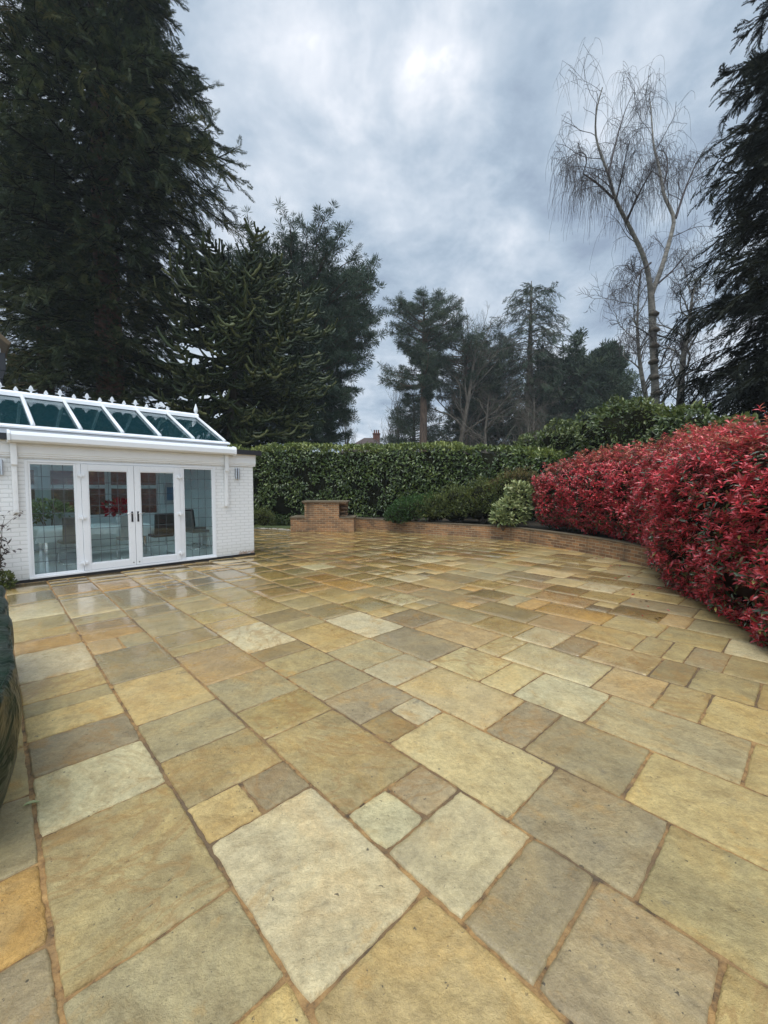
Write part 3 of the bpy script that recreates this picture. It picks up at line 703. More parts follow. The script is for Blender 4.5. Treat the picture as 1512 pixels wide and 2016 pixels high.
# awning cassette on two arms
b = MB(); b.prism([(-.10, 2.44), (-.22, 2.44), (-.26, 2.47), (-.265, 2.56), (-.24, 2.61), (-.12, 2.635), (-.085, 2.60)], 'x', .60, 4.50)
b.prism([(-.09, 2.425), (-.23, 2.425), (-.275, 2.46), (-.28, 2.57), (-.25, 2.62), (-.12, 2.65), (-.075, 2.61)], 'x', .56, .599)
b.prism([(-.09, 2.425), (-.23, 2.425), (-.275, 2.46), (-.28, 2.57), (-.25, 2.62), (-.12, 2.65), (-.075, 2.61)], 'x', 4.501, 4.54)
aw = b.build('awning_cassette', M['upvc'], room, bevel=.006)
for s in (.64, 4.37):
    b = MB(); b.box(s - .035, s + .035, -.085, -.012, 1.24, 2.1); b.box(s - .042, s + .042, -.12, -.08, 2.06, 2.44); b.build('bracket_post', M['paint'], room, bevel=.004)
    b = MB()
    for z in (1.30, 1.45, 1.62, 1.78, 1.95): b.lathe([(.014, 0), (.014, .006), (.006, .012)], (0, 0, 0), 8)
    b = MB()
    for z in (1.30, 1.45, 1.62, 1.78, 1.95): b.tube([(s, -.085, z), (s, -.098, z)], .013, 8)
    b.build('bolt', M['paint'], room)
for s in (.455, 4.66):
    b = MB(); b.box(s - .05, s + .05, -.02, -.002, 1.9, 2.12); l = b.build('wall_light', M['steel'], room, bevel=.003)
    for dx in (-.028, .028):
        b = MB(); b.tube([(s + dx, -.05, 1.885), (s + dx, -.05, 2.14)], .024, 14); b.build('lamp_tube', M['steel'], l)
# glazing
def leaded(parent, a, c, z0, z1, y, nx, nz):
    g = MB(); g.box(a, c, y, y + .008, z0, z1); g.build('glass_pane', M['glass'], parent)
    l = MB(); w = .0045
    for k in range(1, nx): x = a + (c - a) * k / nx; l.box(x - w, x + w, y - .004, y - .0005, z0, z1)
    for k in range(1, nz): z = z0 + (z1 - z0) * k / nz; l.box(a, c, y - .0075, y - .0045, z - w, z + w)
    l.build('leading', M['lead'], parent)
b = MB()
b.box(.775, 4.125, -.045, .10, .050, .085); b.box(.775, .82, -.012, .07, .086, 2.16); b.box(4.08, 4.125, -.012, .07, .086, 2.16); b.box(.82, 4.08, -.012, .07, 2.12, 2.163)
b.box(1.50, 1.575, -.012, .07, .086, 2.119); b.box(3.335, 3.41, -.012, .07, .086, 2.119)
b.build('door_frame', M['upvc'], room, bevel=.005)
for (a, c) in ((.82, 1.50), (3.41, 4.08)):
    f = MB(); t = .032; f.box(a, a + t, .0, .05, .087, 2.118); f.box(c - t, c, .0, .05, .087, 2.118); f.box(a + t, c - t, .0, .05, .087, .12); f.box(a + t, c - t, .0, .05, 2.085, 2.118)
    w = f.build('side_window', M['upvc'], room, bevel=.004); leaded(w, a + t, c - t, .12, 2.085, .022, 4, 9)
for (a, c, hs) in ((1.578, 2.452, -1), (2.458, 3.332, 1)):
    f = MB(); t = .105; f.box(a, a + t, -.03, .045, .092, 2.116); f.box(c - t, c, -.03, .045, .092, 2.116); f.box(a + t, c - t, -.03, .045, .092, .215); f.box(a + t, c - t, -.03, .045, 2.0, 2.116)
    for (x0, x1) in ((a + t, a + t + .016), (c - t - .016, c - t)): f.box(x0, x1, -.022, .0, .215, 2.0)
    f.box(a + t + .016, c - t - .016, -.022, .0, .215, .231); f.box(a + t + .016, c - t - .016, -.022, .0, 1.984, 2.0)
    d = f.build('door', M['upvc'], room, bevel=.005); leaded(d, a + t + .016, c - t - .016, .231, 1.984, .004, 4, 8)
    xi = c - .05 if hs < 0 else a + .05; xo = a - .002 if hs < 0 else c + .002
    h = MB(); h.box(xi - .017, xi + .017, -.04, -.031, .98, 1.19); hd = h.build('handle_plate', M['black'], d, bevel=.006)
    h = MB(); h.tube([(xi, -.04, 1.15), (xi, -.075, 1.15), (xi + hs * .02, -.085, 1.152), (xi + hs * .11, -.085, 1.158)], .010, 8); h.build('lever', M['chrome'], hd, smooth=True)
    for z in (.22, 1.08, 1.88):
        h = MB(); h.box(xo - .055, xo + .055, -.055, -.032, z, z + .045); h.tube([(xo, -.05, z - .02), (xo, -.05, z + .065)], .014, 8); h.build('hinge', M['upvc'], d, bevel=.003)
    h = MB(); h.tube([(xi, -.031, .15), (xi, -.036, .15)], .012, 8); h.build('bolt_cap', M['black'], d)

# furniture seen through the glass
def local(name, s, y, z=0.0, rz=0.0): return empty(name, wallpt(s, y, z), WROT + rz)
t = tag(local('dining_table', 2.15, 2.15, .05), 'long dining table under a white cloth inside the garden room', 'dining table')
b = MB(); b.box(-1.05, 1.05, -.5, .5, .70, .74); b.build('table_top', M['linen'], t)
for sx in (-.95, .95):
    for sy in (-.42, .42): b = MB(); b.box(sx - .03, sx + .03, sy - .03, sy + .03, 0, .70); b.build('leg', M['chrome'], t)
def cloth():
    nx, ny = 50, 30; V = []; 
    X, Y = np.meshgrid(np.linspace(-1.3, 1.3, nx), np.linspace(-.75, .75, ny))
    ox = np.maximum(0, np.abs(X) - 1.07); oy = np.maximum(0, np.abs(Y) - .52); drop = np.maximum(ox, oy)
    w = .03 * np.sin(X * 14) * np.minimum(1, oy * 8) + .03 * np.sin(Y * 14) * np.minimum(1, ox * 8)
    Xc = np.sign(X) * np.minimum(np.abs(X), 1.07 + .1 * ox) + np.where(ox > 0, np.sign(X) * np.abs(w), 0)
    Yc = np.sign(Y) * np.minimum(np.abs(Y), .52 + .1 * oy) + np.where(oy > 0, np.sign(Y) * np.abs(w), 0)
    Z = .747 - drop * (1.0 + .25 * np.sin(X * 3 + Y * 2))
    i = np.arange(nx * ny).reshape(ny, nx); F = np.stack([i[:-1, :-1], i[:-1, 1:], i[1:, 1:], i[1:, :-1]], -1).reshape(-1, 4)
    return np.stack([X * 0 + Xc, Yc, Z], -1).reshape(-1, 3), F
V, F = cloth(); o = mk('tablecloth', V, F, M['linen'], None, smooth=True)
o.location = wallpt(2.15, 2.15, .05); o.rotation_euler = (0, 0, WROT)
tag(o, 'white tablecloth hanging over the dining table inside the garden room', 'tablecloth')
def chair(s, y, rz, m, label):
    c = tag(local('dining_chair', s, y, .05, rz), label, 'dining chair', 'dining chairs inside the garden room')
    b = MB(); b.box(-.22, .22, -.22, .22, .44, .51); b.build('seat', m, c, bevel=.02)
    b = MB(); b.prism([(-.21, .45), (-.26, .50), (-.30, 1.0), (-.27, 1.02), (-.24, 1.0), (-.19, .55)], 'x', -.22, .22); b.build('backrest', m, c, bevel=.015)
    for sx in (-.2, .2):
        b = MB(); b.tube([(sx, -.18, .45), (sx, .2, .44), (sx, .24, .40), (sx, .22, .05), (sx, .18, .015), (sx, -.24, .015)], .012, 8); b.build('leg', M['chrome'], c, smooth=True)
    b = MB(); b.tube([(-.2, -.24, .015), (.2, -.24, .015)], .012, 8); b.build('floor_bar', M['chrome'], c, smooth=True)
    return c
M['leather_lt'] = plain('pale_grey_leather', (.34, .35, .34), .5, var=.06)
chair(2.66, 1.30, 0, M['leather_lt'], 'pale grey dining chair with its back to the left french door')
chair(3.36, 1.38, .05, M['leather_dark'], 'dark dining chair with its back to the right french door')
chair(4.38, 1.75, -1.45, M['leather'], 'grey dining chair seen side-on through the right side window')
chair(4.62, 2.45, -2.6, M['leather_dark'], 'dark dining chair deepest in the room behind the right side window')
chair(1.62, 1.42, .1, M['leather'], 'grey dining chair behind the left side window post')
chair(1.75, 2.95, PI, M['leather_lt'], 'pale grey dining chair on the far side of the table facing the doors')
# red flowers in a vase on the table
LEAF = np.array([[0, 0, 0], [-.36, .28, .10], [0, .30, 0], [.36, .28, .10], [-.42, .62, .10], [0, .64, -.01], [.42, .62, .10], [0, 1, -.12]]); LEAF[:, 0] *= .5
LEAF_F = np.array([[0, 2, 1], [0, 3, 2], [1, 2, 5], [1, 5, 4], [2, 3, 6], [2, 6, 5], [4, 5, 7], [5, 6, 7]])
def leaf_t(w, fold=.10, curl=.12):
    t = LEAF.copy(); t[:, 0] *= w * 2; t[:, 2] = np.where(np.abs(t[:, 0]) > 1e-6, fold * w * 2, 0) - curl * t[:, 1] ** 2; return t
def blob_leaves(name, c, r, n, L, w, m, parent, lo=-.6, updir=.4, jit=.5, seed=0, fold=.1):
    rg = np.random.default_rng(seed); d = nrm(rg.normal(size=(int(n * 1.8), 3))); d = d[d[:, 2] > lo][:n]
    k = 1 + .22 * fbm(d * 2.3 + seed, 3)[:, None]
    P = np.array(c) + d * np.array(r) * k * (.72 + .30 * rg.random((len(d), 1)) ** .6)
    y = d + np.array([0, 0, updir]) + jit * rg.normal(size=d.shape); up = d + np.array([0, 0, .5]) + .4 * rg.normal(size=d.shape)
    V, F = scatter(leaf_t(w, fold), LEAF_F, P, frames(y, up), L * (.6 + .7 * rg.random(len(d))))
    return mk(name, V, F, m, parent, rnd=np.repeat(np.clip(rg.random(len(d)) * .8 + .2 * (d[:, 2] > .2), 0, 1), 8))
M['poinsettia'] = leafmat('red_bract', [(0, (.25, .004, .01)), (.8, (.45, .008, .02)), (1, (.06, .10, .03))], .5, .2)
v = tag(local('flower_vase', 2.66, 2.15, .80), 'vase of red flowers standing on the white tablecloth', 'flower vase')
b = MB(); b.lathe([(.05, 0), (.075, .05), (.06, .14), (.045, .17), (.05, .18)], (0, 0, 0), 16); b.build('vase', M['plaster'], v, smooth=True)
blob_leaves('flowers', (0, 0, .34), (.27, .27, .20), 170, .13, .5, M['poinsettia'], v, seed=3)
p = tag(local('potted_plant', 1.5, 3.45, .05), 'bushy yellow green houseplant behind the dining table', 'potted plant')
b = MB(); b.lathe([(.13, 0), (.18, .30), (.19, .32), (.16, .32)], (0, 0, 0), 16); b.build('pot', M['plaster'], p, smooth=True)
b = MB()
for k in range(5): b.tube([(0, 0, .3), (.1 * math.cos(k * 1.3), .1 * math.sin(k * 1.3), .6), (.25 * math.cos(k * 1.3), .2 * math.sin(k * 1.3), .95)], .012, 6)
b.build('stem', M['twig_brown'], p)
blob_leaves('foliage', (0, 0, .98), (.55, .3, .28), 500, .13, .45, M['variegated'], p, seed=5)
p = tag(local('wall_picture', 4.48, BK - .25, 1.5), 'framed blue picture on the far wall inside the garden room', 'picture')
b = MB(); b.box(-.17, .17, 0, .03, -.32, .32); b.box(-.13, .13, -.004, -.001, -.26, .26); b.build('frame', M['steel'], p)
M['bluepic'] = plain('blue_print', (.12, .22, .34), .4, var=.6, scale=9); b = MB(); b.box(-.10, .10, -.008, -.005, -.2, .2); b.build('print', M['bluepic'], p)
# neighbouring brick wall behind the room, seen through the rear windows
M['darkbrick'] = brickmat('dark_red_brick', (.10, .035, .03), (.06, .025, .025), (.08, .06, .055))
o = tag(local('boundary_wall', 0, 0, 0), 'dark red brick wall close behind the garden room, seen through its rear windows', 'boundary wall')
b = MB(); b.box(-2.5, 5.0, 5.4, 5.62, -.06, 2.3); b.build('brickwork', M['darkbrick'], o, uv=True)
b = MB(); b.box(-2.5, 5.0, 5.36, 5.66, 2.302, 2.36); b.build('coping', M['coping'], o)

# corner of the main house, above the room at the left edge
M['rooftile'] = plain('mossy_roof_tile', (.12, .085, .05), .9, var=.5, scale=5, bumps=.5)
hs = tag(local('house', .80, 5.9, -.30), 'white corner of the main house with black gutter at the left edge', 'house')
b = MB(); b.box(-6, .08, 0, 6, -.06, 5.75); b.build('wall', M['paint'], hs)
b = MB(); b.prism([(-6.4, 10.2), (-3.1, 9.0), (.30, 5.90), (.24, 5.80), (-3.1, 8.85), (-6.4, 10.0)], 'y', -.25, 6.2); b.build('roof', M['rooftile'], hs, bevel=.02)
b = MB(); b.box(-.3, .17, -.12, -.01, 5.15, 5.62); b.prism([(-.05, 5.15), (.16, 5.15), (.10, 4.92), (.0, 4.92)], 'y', -.11, -.015); b.build('rainwater_hopper', M['black'], hs, bevel=.01)
b = MB(); b.tube([(.05, -.06, 4.92), (.05, -.06, .0)], .04, 10); b.build('downpipe', M['black'], hs)
for z in (5.46, 5.36): b = MB(); b.tube([(.172, -.09, z), (.172, -.03, z)], .022, 8); b.build('gutter_clip', M['upvc'], hs)

# ------------------------------------------------------------------ covered furniture at the left edge
def tarp():
    m, nt, b_ = mat('green_tarpaulin'); co = objco(nt)
    n = noise(nt, co, 5, 5, .6, 1.2); mp = new(nt, 'ShaderNodeMapping', Vector=co); mp.inputs['Scale'].default_value = (1.6, 1.2, 1.0)
    n2 = noise(nt, mp.outputs[0], 3.2, 3, .5, 2.2)
    setin(nt, b_, Base__Color=ramp(nt, n, [(.3, (.004, .012, .006)), (.7, (.010, .026, .014))]), Roughness=.33, Specular__IOR__Level=.3, Normal=bump(nt, n2, .8, .05))
    root = tag(empty('covered_furniture', (*(UP * -.545 + DP * 3.85), 0), -YP), 'dark green tarpaulin cover draped over furniture at the left edge of the patio', 'furniture cover')
    n_a, n_z = 120, 34; V = []
    for j in range(n_z):
        f = j / (n_z - 1)
        for i in range(n_a):
            t = 2 * PI * i / n_a; c, s = math.cos(t), math.sin(t)
            p = 8.0; q = (abs(c) ** p + abs(s) ** p) ** (-1 / p)
            fl = .90 + .13 * math.sin(min(1, f / .72) * PI * .62) + .030 * (1 - f) * math.sin(t * 9 + 2 * math.sin(t * 4) + 2 * f) + .014 * (1 - f) * math.sin(t * 23 + 1 + 3 * f)
            if f < .72: z = f / .72 * .74; k = 1.0
            else: g = (f - .72) / .28; z = .74 + .055 * math.sin(g * PI / 2) ** .7 + .04 * g; k = 1 - g * .999
            x, y = .585 * c * q * fl * k, 1.45 * s * q * fl * k
            d = fbm(np.array([[x * 3.2, y * 3.2, z * 2.4]]), 3)[0] * .040
            V.append((x + d * c - .035 * (z < .2) * 0, y + d * s, max(.004, z + d * (.7 if f > .72 else .2))))
    i = np.arange(n_z * n_a).reshape(n_z, n_a); r = np.roll(i, -1, 1)
    F = np.stack([i[:-1], r[:-1], r[1:], i[1:]], -1).reshape(-1, 4)
    mk('cover', np.array(V), F, m, root, smooth=True)
    b = MB(); pts = []
    for k in range(60):
        t = 2 * PI * k / 59; c, s = math.cos(t), math.sin(t); q = (abs(c) ** 5 + abs(s) ** 5) ** (-.2); pts.append((.60 * c * q, 1.48 * s * q, .72 + .012 * math.sin(t * 9)))
    b.tube(pts, .004, 6); b.build('hem_cord', m, root, smooth=True)
tarp()

# ------------------------------------------------------------------ hedges
def hedge_surface(front, hw, z0, z1, n, p=3.5, amp=.12, freq=1.0, seed=0, facing=True, face_only=-.35):
    """points and outward normals over a clipped hedge that follows 'front' (its face towards the patio)"""
    rg = np.random.default_rng(seed)
    L = resample(smooth_pl(front, 2), 200); d = nrm(np.gradient(L, axis=0)); nv = np.stack([-d[:, 1], d[:, 0]], 1)
    t = np.linspace(0, 1, 200)
    def prop(v): return np.interp(t, np.linspace(0, 1, len(v)), v) if hasattr(v, '__len__') else np.full(200, float(v))
    hw_, z0_, z1_ = prop(hw), prop(z0), prop(z1)
    def place(k, th, amp_=amp):
        i = np.clip((k * 199), 0, 198.999); a = i.astype(int); f = (i - a)
        lp = lambda A: A[a] * (1 - f)[:, None] + A[a + 1] * f[:, None] if A.ndim == 2 else A[a] * (1 - f) + A[a + 1] * f
        C, N, H, A0, A1 = lp(L), nrm(lp(nv)), lp(hw_), lp(z0_), lp(z1_)
        T = np.stack([N[:, 1], -N[:, 0]], 1)
        endr = np.clip(np.minimum(k, 1 - k) / .035, 0, 1); er = np.sqrt(1 - (1 - endr) ** 2) * .75 + .25
        c, s = np.cos(th), np.sin(th); q = (np.abs(c) ** p + np.abs(s) ** p) ** (-1 / p)
        hh = (A1 - A0) / 2
        x = -c * q * H * er; z = s * q * hh * (.85 + .15 * er)
        P = np.concatenate([C + N * (H + x)[:, None], (A0 + hh + z)[:, None]], 1)
        gx = np.sign(c) * np.abs(c) ** (p - 1) / H; gz = np.sign(s) * np.abs(s) ** (p - 1) / hh
        nn = nrm(np.concatenate([-N * gx[:, None], gz[:, None]], 1) + np.concatenate([T * ((k < .03) * 1.0 - (k > .97) * 1.0)[:, None] * -1, np.zeros((len(k), 1))], 1) * .8)
        b = fbm(P * freq + seed, 3) * amp_ + .5 * amp_ * vnoise(P * freq * 3.1 + seed)
        return P + nn * b[:, None], nn
    k, th = rg.random(n), (rg.random(n) * 1.36 - .52) * PI
    P, N = place(k, th)
    if facing:
        v = nrm(np.array([0, 0, EYE]) - P); keep = (v * N).sum(1) > face_only
        P, N = P[keep], N[keep]
    def core(inset=.16):
        m, q = 140, 26
        K, TH = np.meshgrid(np.linspace(0, 1, m), np.linspace(-PI * .98, PI * .98, q)); P2, N2 = place(K.ravel(), TH.ravel()); P2 = P2 - N2 * inset
        P2 += N2 * (fbm(P2 * 5, 2) * .05)[:, None]
        i = np.arange(m * q).reshape(q, m); return P2, np.stack([i[:-1, :-1], i[:-1, 1:], i[1:, 1:], i[1:, :-1]], -1).reshape(-1, 4)
    return P, N, core

def laurel(name, front, hw, z0, z1, n, L, m, label, seed, amp=.16, freq=.8, yoff=.0, young=None, cat_='hedge', p=3.5, w=.46):
    root = tag(empty(name, (0, 0, 0)), label, cat_)
    P, N, core = hedge_surface(front, hw, z0, z1, n, amp=amp, freq=freq, seed=seed, p=p)
    rg = np.random.default_rng(seed + 1); n = len(P)
    depth = rg.random(n) ** 2 * .20
    thin = vnoise(P * 1.7 + seed * 3) + .5 * vnoise(P * 4.1 + seed)
    keep = thin > -.72 + .35 * rg.random(n)
    P, N, depth, thin = P[keep], N[keep], depth[keep], thin[keep]; n = len(P)
    tang = rg.normal(size=(n, 3))
    y = N * .55 + tang * .55 + np.array([0, 0, -.18]) * (N[:, 2:3] < .6) + np.array([0, 0, .35]) * (N[:, 2:3] >= .6)
    up = N * .9 + np.array([0, 0, .55]) + .45 * rg.normal(size=(n, 3))
    V, F = scatter(leaf_t(w, .12, .18), LEAF_F, P - N * depth[:, None], frames(y, up), L * (.65 + .6 * rg.random(n)))
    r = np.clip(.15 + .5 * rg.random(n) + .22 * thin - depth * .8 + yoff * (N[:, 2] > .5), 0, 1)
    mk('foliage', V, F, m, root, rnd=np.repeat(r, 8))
    V, F = core(.30); mk('branches', V, F, M['core'], root, smooth=True)  # solid dark hull behind the leaves, imitating the shaded inside of the hedge
    return root
laurel('laurel_hedge', [(-9.5, 19.6), (-6, 19.1), (-3.5, 18.6), (1, 18.0), (3.6, 16.9), (5.5, 15.7), (6.6, 15.0)], .85, .0, [3.62, 3.62, 3.58, 3.55, 3.55, 3.4, 2.95], 36000, .155, M['laurel'], 'long clipped green laurel hedge across the back of the patio behind the brick pier', 21, yoff=.35)
laurel('laurel_hedge', [(5.4, 19.0), (6.1, 17.0), (6.9, 13.5), (7.3, 10.0), (7.4, 7.0), (7.2, 3.5)], .9, .3, [3.5, 4.0, 4.4, 4.0, 3.1, 2.6, 2.4], 26000, .14, M['laurel_y'], 'tall uneven laurel hedge rising behind the red photinia hedge', 37, amp=.5, freq=.85, yoff=.15)

def photinia():
    front = [(4.60, 13.35), (4.98, 11.9), (5.25, 10.8), (5.45, 9.7), (5.42, 8.9), (5.15, 8.1), (4.78, 7.3), (4.42, 6.5), (4.12, 5.5), (3.90, 4.5), (3.72, 3.5), (3.6, 2.2), (3.6, .6)]
    z0 = [.52, .52, .52, .50, .45, .10, -.12, -.16, -.18, -.18, -.18, -.18, -.18]
    z1 = [2.24, 2.36, 2.46, 2.52, 2.54, 2.50, 2.44, 2.38, 2.34, 2.30, 2.28, 2.25, 2.25]
    hw = [.72, .8, .8, .8, .85, .95, 1.05, 1.05, 1.0, 1.0, 1.0, 1.0, 1.0]
    root = tag(empty('photinia_hedge', (0, 0, 0)), 'bright red leaved photinia hedge spilling over the low brick wall on the right', 'hedge')
    P, N, core = hedge_surface(front, hw, z0, z1, 13000, p=3.6, amp=.15, freq=1.2, seed=5, face_only=-.25)
    rg = np.random.default_rng(8)
    thin = vnoise(P * 2.0 + 4) + .5 * vnoise(P * 4.7)
    keep = thin > -.85 + .4 * rg.random(len(P)); P, N, thin = P[keep], N[keep], thin[keep]
    n = len(P); depth = rg.random(n) ** 1.5 * .20
    ax = nrm(N * .50 + np.array([0, 0, .75]) + .28 * rg.normal(size=(n, 3)))
    base = P - N * depth[:, None]; size = (.062 + .040 * rg.random(n)) * (.85 + .3 * rg.random(n)); bright = rg.random(n)
    h = np.clip((P[:, 2] - .3) / 2.2, 0, 1)
    # taller soft shoots along the top
    top = (N[:, 2] > .75) & (rg.random(n) < .45)
    base[top] += np.array([0, 0, 1]) * (.04 + .24 * rg.random((top.sum(), 1)) ** 1.6); ax[top] = nrm(ax[top] + np.array([0, 0, 1.2]))
    VV, FF, RR = [], [], []; o = 0
    for ring in range(8):
        a = ring * 2.4 + rg.random(n) * 1.1; spread = .40 + .135 * ring + .20 * rg.random(n)
        e1 = nrm(np.cross(ax, np.array([.3, .2, 1.0]))); e2 = np.cross(ax, e1)
        rad = e1 * np.cos(a)[:, None] + e2 * np.sin(a)[:, None]
        y = ax * np.cos(spread)[:, None] + rad * np.sin(spread)[:, None]
        up = ax * .9 - rad * .5 + .25 * rg.normal(size=(n, 3))
        Lf = size * (.75 + .5 * rg.random(n)) * (.7 + .09 * ring)
        V, F = scatter(leaf_t(.34, .14, .22), LEAF_F, base - ax * (.007 * ring), frames(y, up), Lf)
        VV.append(V); FF.append(F + o); o += len(V)
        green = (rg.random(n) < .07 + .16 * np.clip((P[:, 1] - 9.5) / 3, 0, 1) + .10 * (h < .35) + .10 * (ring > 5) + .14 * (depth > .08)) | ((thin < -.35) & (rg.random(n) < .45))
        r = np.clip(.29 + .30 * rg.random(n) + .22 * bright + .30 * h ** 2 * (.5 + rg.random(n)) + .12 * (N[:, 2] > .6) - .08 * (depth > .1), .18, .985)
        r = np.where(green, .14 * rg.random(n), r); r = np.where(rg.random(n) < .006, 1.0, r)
        RR.append(np.repeat(r, 8))
    # older single leaves between the rosettes: bronze, green, dull red
    pick = rg.integers(0, n, 9000); q = len(pick); Pp = P[pick] + .06 * rg.normal(size=(q, 3)) - N[pick] * (.02 + .13 * rg.random((q, 1)))
    V, F = scatter(leaf_t(.36, .10, .25), LEAF_F, Pp, frames(N[pick] * .6 + .8 * rg.normal(size=(q, 3)) + np.array([0, 0, -.15]), N[pick] + np.array([0, 0, .5]) + .4 * rg.normal(size=(q, 3))), .085 * (.7 + .6 * rg.random(q)))
    VV.append(V); FF.append(F + o); o += len(V); RR.append(np.repeat(np.where(rg.random(q) < .62, .16 * rg.random(q), .16 + .25 * rg.random(q)), 8))
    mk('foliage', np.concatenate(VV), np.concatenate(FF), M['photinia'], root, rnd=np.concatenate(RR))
    V, F = core(.30); mk('branches', V, F, M['corered'], root, smooth=True)  # solid red-brown hull, inner shade put into its colour
    # stems inside the hedge, seen through its gaps and under its skirt
    k = 90; L = resample(smooth_pl(front, 2), k); d = nrm(np.gradient(L, axis=0)); nv = np.stack([-d[:, 1], d[:, 0]], 1)
    A = np.c_[L + nv * .75, np.full(k, .3)]; Bp = np.c_[L + nv * (.5 + .4 * rg.random((k, 1))) + .1 * rg.normal(size=(k, 2)), .9 + .8 * rg.random(k)]
    T = np.linspace(0, 1, 5)[None, :, None]; V, F = tubes(A[:, None] * (1 - T) + Bp[:, None] * T, np.broadcast_to(np.linspace(.018, .006, 5), (k, 5)), 5)
    mk('stem', V, F, M['twig_brown'], root)
photinia()

def shrub(name, label, lumps, n, L, w, m, seed, cat_='shrub', updir=.5, jit=.5, core=True, lo=-.5, mc='core'):
    """lumps: (centre, radii); a shrub with one mesh of leaves over its lumps, and its stems"""
    root = tag(empty(name, (lumps[0][0][0], lumps[0][0][1], 0)), label, cat_)
    rg = np.random.default_rng(seed); o0 = np.array(root.location)
    area = np.array([r[0] * r[1] + r[0] * r[2] + r[1] * r[2] for _, r in lumps]); PP, DD = [], []
    for (c, r), a in zip(lumps, area / area.sum()):
        k = int(n * a * 1.6); d = nrm(rg.normal(size=(k, 3))); d = d[d[:, 2] > lo]
        f = (1 + .38 * fbm(d * 2.3 + seed, 3))[:, None]
        PP.append(np.array(c) + d * np.array(r) * f * (.70 + .32 * rg.random((len(d), 1)) ** .5)); DD.append(nrm(d / np.array(r)))
    P, d = np.concatenate(PP), np.concatenate(DD)
    y = d * .8 + np.array([0, 0, updir]) + jit * rg.normal(size=d.shape); up = d + np.array([0, 0, .6]) + .4 * rg.normal(size=d.shape)
    V, F = scatter(leaf_t(w), LEAF_F, P - o0, frames(y, up), L * (.6 + .7 * rg.random(len(P))))
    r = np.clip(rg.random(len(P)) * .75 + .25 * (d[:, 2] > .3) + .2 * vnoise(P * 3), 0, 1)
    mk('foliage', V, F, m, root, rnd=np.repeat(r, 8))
    b = MB()
    for (c, r_) in lumps:
        for k in range(9):
            a = rg.random() * 6.28; b.tube([(c[0] - o0[0], c[1] - o0[1], min(.3, c[2] * .5)), (c[0] - o0[0] + .4 * r_[0] * math.cos(a), c[1] - o0[1] + .4 * r_[1] * math.sin(a), c[2] * .8), (c[0] - o0[0] + .75 * r_[0] * math.cos(a), c[1] - o0[1] + .75 * r_[1] * math.sin(a), c[2] + r_[2] * (.2 + .4 * rg.random()))], [.02, .014, .005], 5)
    st = b.build('stem', M['twig_brown'], root)
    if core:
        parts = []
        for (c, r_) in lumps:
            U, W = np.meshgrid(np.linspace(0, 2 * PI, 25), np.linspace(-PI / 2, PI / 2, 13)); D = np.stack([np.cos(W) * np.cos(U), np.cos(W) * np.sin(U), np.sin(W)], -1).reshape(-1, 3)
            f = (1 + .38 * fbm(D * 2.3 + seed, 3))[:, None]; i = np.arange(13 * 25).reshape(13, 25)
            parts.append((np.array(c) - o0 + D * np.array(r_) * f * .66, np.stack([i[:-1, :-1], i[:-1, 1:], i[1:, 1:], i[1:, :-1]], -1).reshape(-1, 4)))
        V, F = cat(parts); mk('branches', V, F, M[mc], root, smooth=True)  # dark hull inside each lump, in place of shaded depth
    return root
shrub('spreading_shrub', 'low bright green spreading shrub hanging over the brick wall', [((1.15, 15.75, .85), (.95, .6, .50)), ((.55, 15.75, .60), (.5, .45, .36)), ((1.7, 15.7, .95), (.6, .5, .5))], 6000, .085, .34, M['juniper'], 51)
shrub('azalea_shrub', 'wide dark olive azalea shrub between the low green shrub and the pale shrub', [((2.75, 15.3, 1.0), (1.2, .8, .70)), ((2.0, 15.3, .85), (.8, .6, .5)), ((3.6, 15.0, 1.15), (1.1, .8, .80)), ((4.3, 14.8, 1.2), (.8, .7, .85))], 11500, .085, .42, M['azalea'], 52)
shrub('pale_shrub', 'pale yellow green variegated shrub beside the far end of the red hedge', [((4.12, 13.45, .85), (.48, .45, .45)), ((4.42, 13.5, 1.30), (.40, .42, .55)), ((3.85, 13.35, .66), (.34, .34, .26))], 2000, .15, .42, M['variegated'], 53, jit=.45, updir=.15)
shrub('bronze_shrub', 'bronze brown shrub in front of the laurel hedge above the pale shrub', [((4.85, 14.85, 1.85), (.75, .5, .5)), ((4.2, 15.1, 1.6), (.6, .45, .40))], 2600, .08, .42, M['brownleaf'], 54)
shrub('corner_shrub', 'small dark shrub beside the white house corner at the foot of the laurel hedge', [((-5.25, 17.6, .35), (.5, .4, .42))], 1500, .08, .4, M['azalea'], 55)
sg = tag(empty('strappy_plant', (-5.45, 16.9, 0)), 'small plant with long pale strap leaves past the white house corner', 'plant')
rg_ = np.random.default_rng(4); n_ = 26; a_ = rg_.random(n_) * 6.28
V, F = scatter(leaf_t(.09, .2, .55), LEAF_F, np.zeros((n_, 3)), frames(np.c_[np.cos(a_), np.sin(a_), .7 + .8 * rg_.random(n_)], np.tile([0, 0, 1.0], (n_, 1))), .45 * (.7 + .5 * rg_.random(n_)))
mk('leaf', V, F, M['variegated'], sg, rnd=np.repeat(rg_.random(n_), 8))
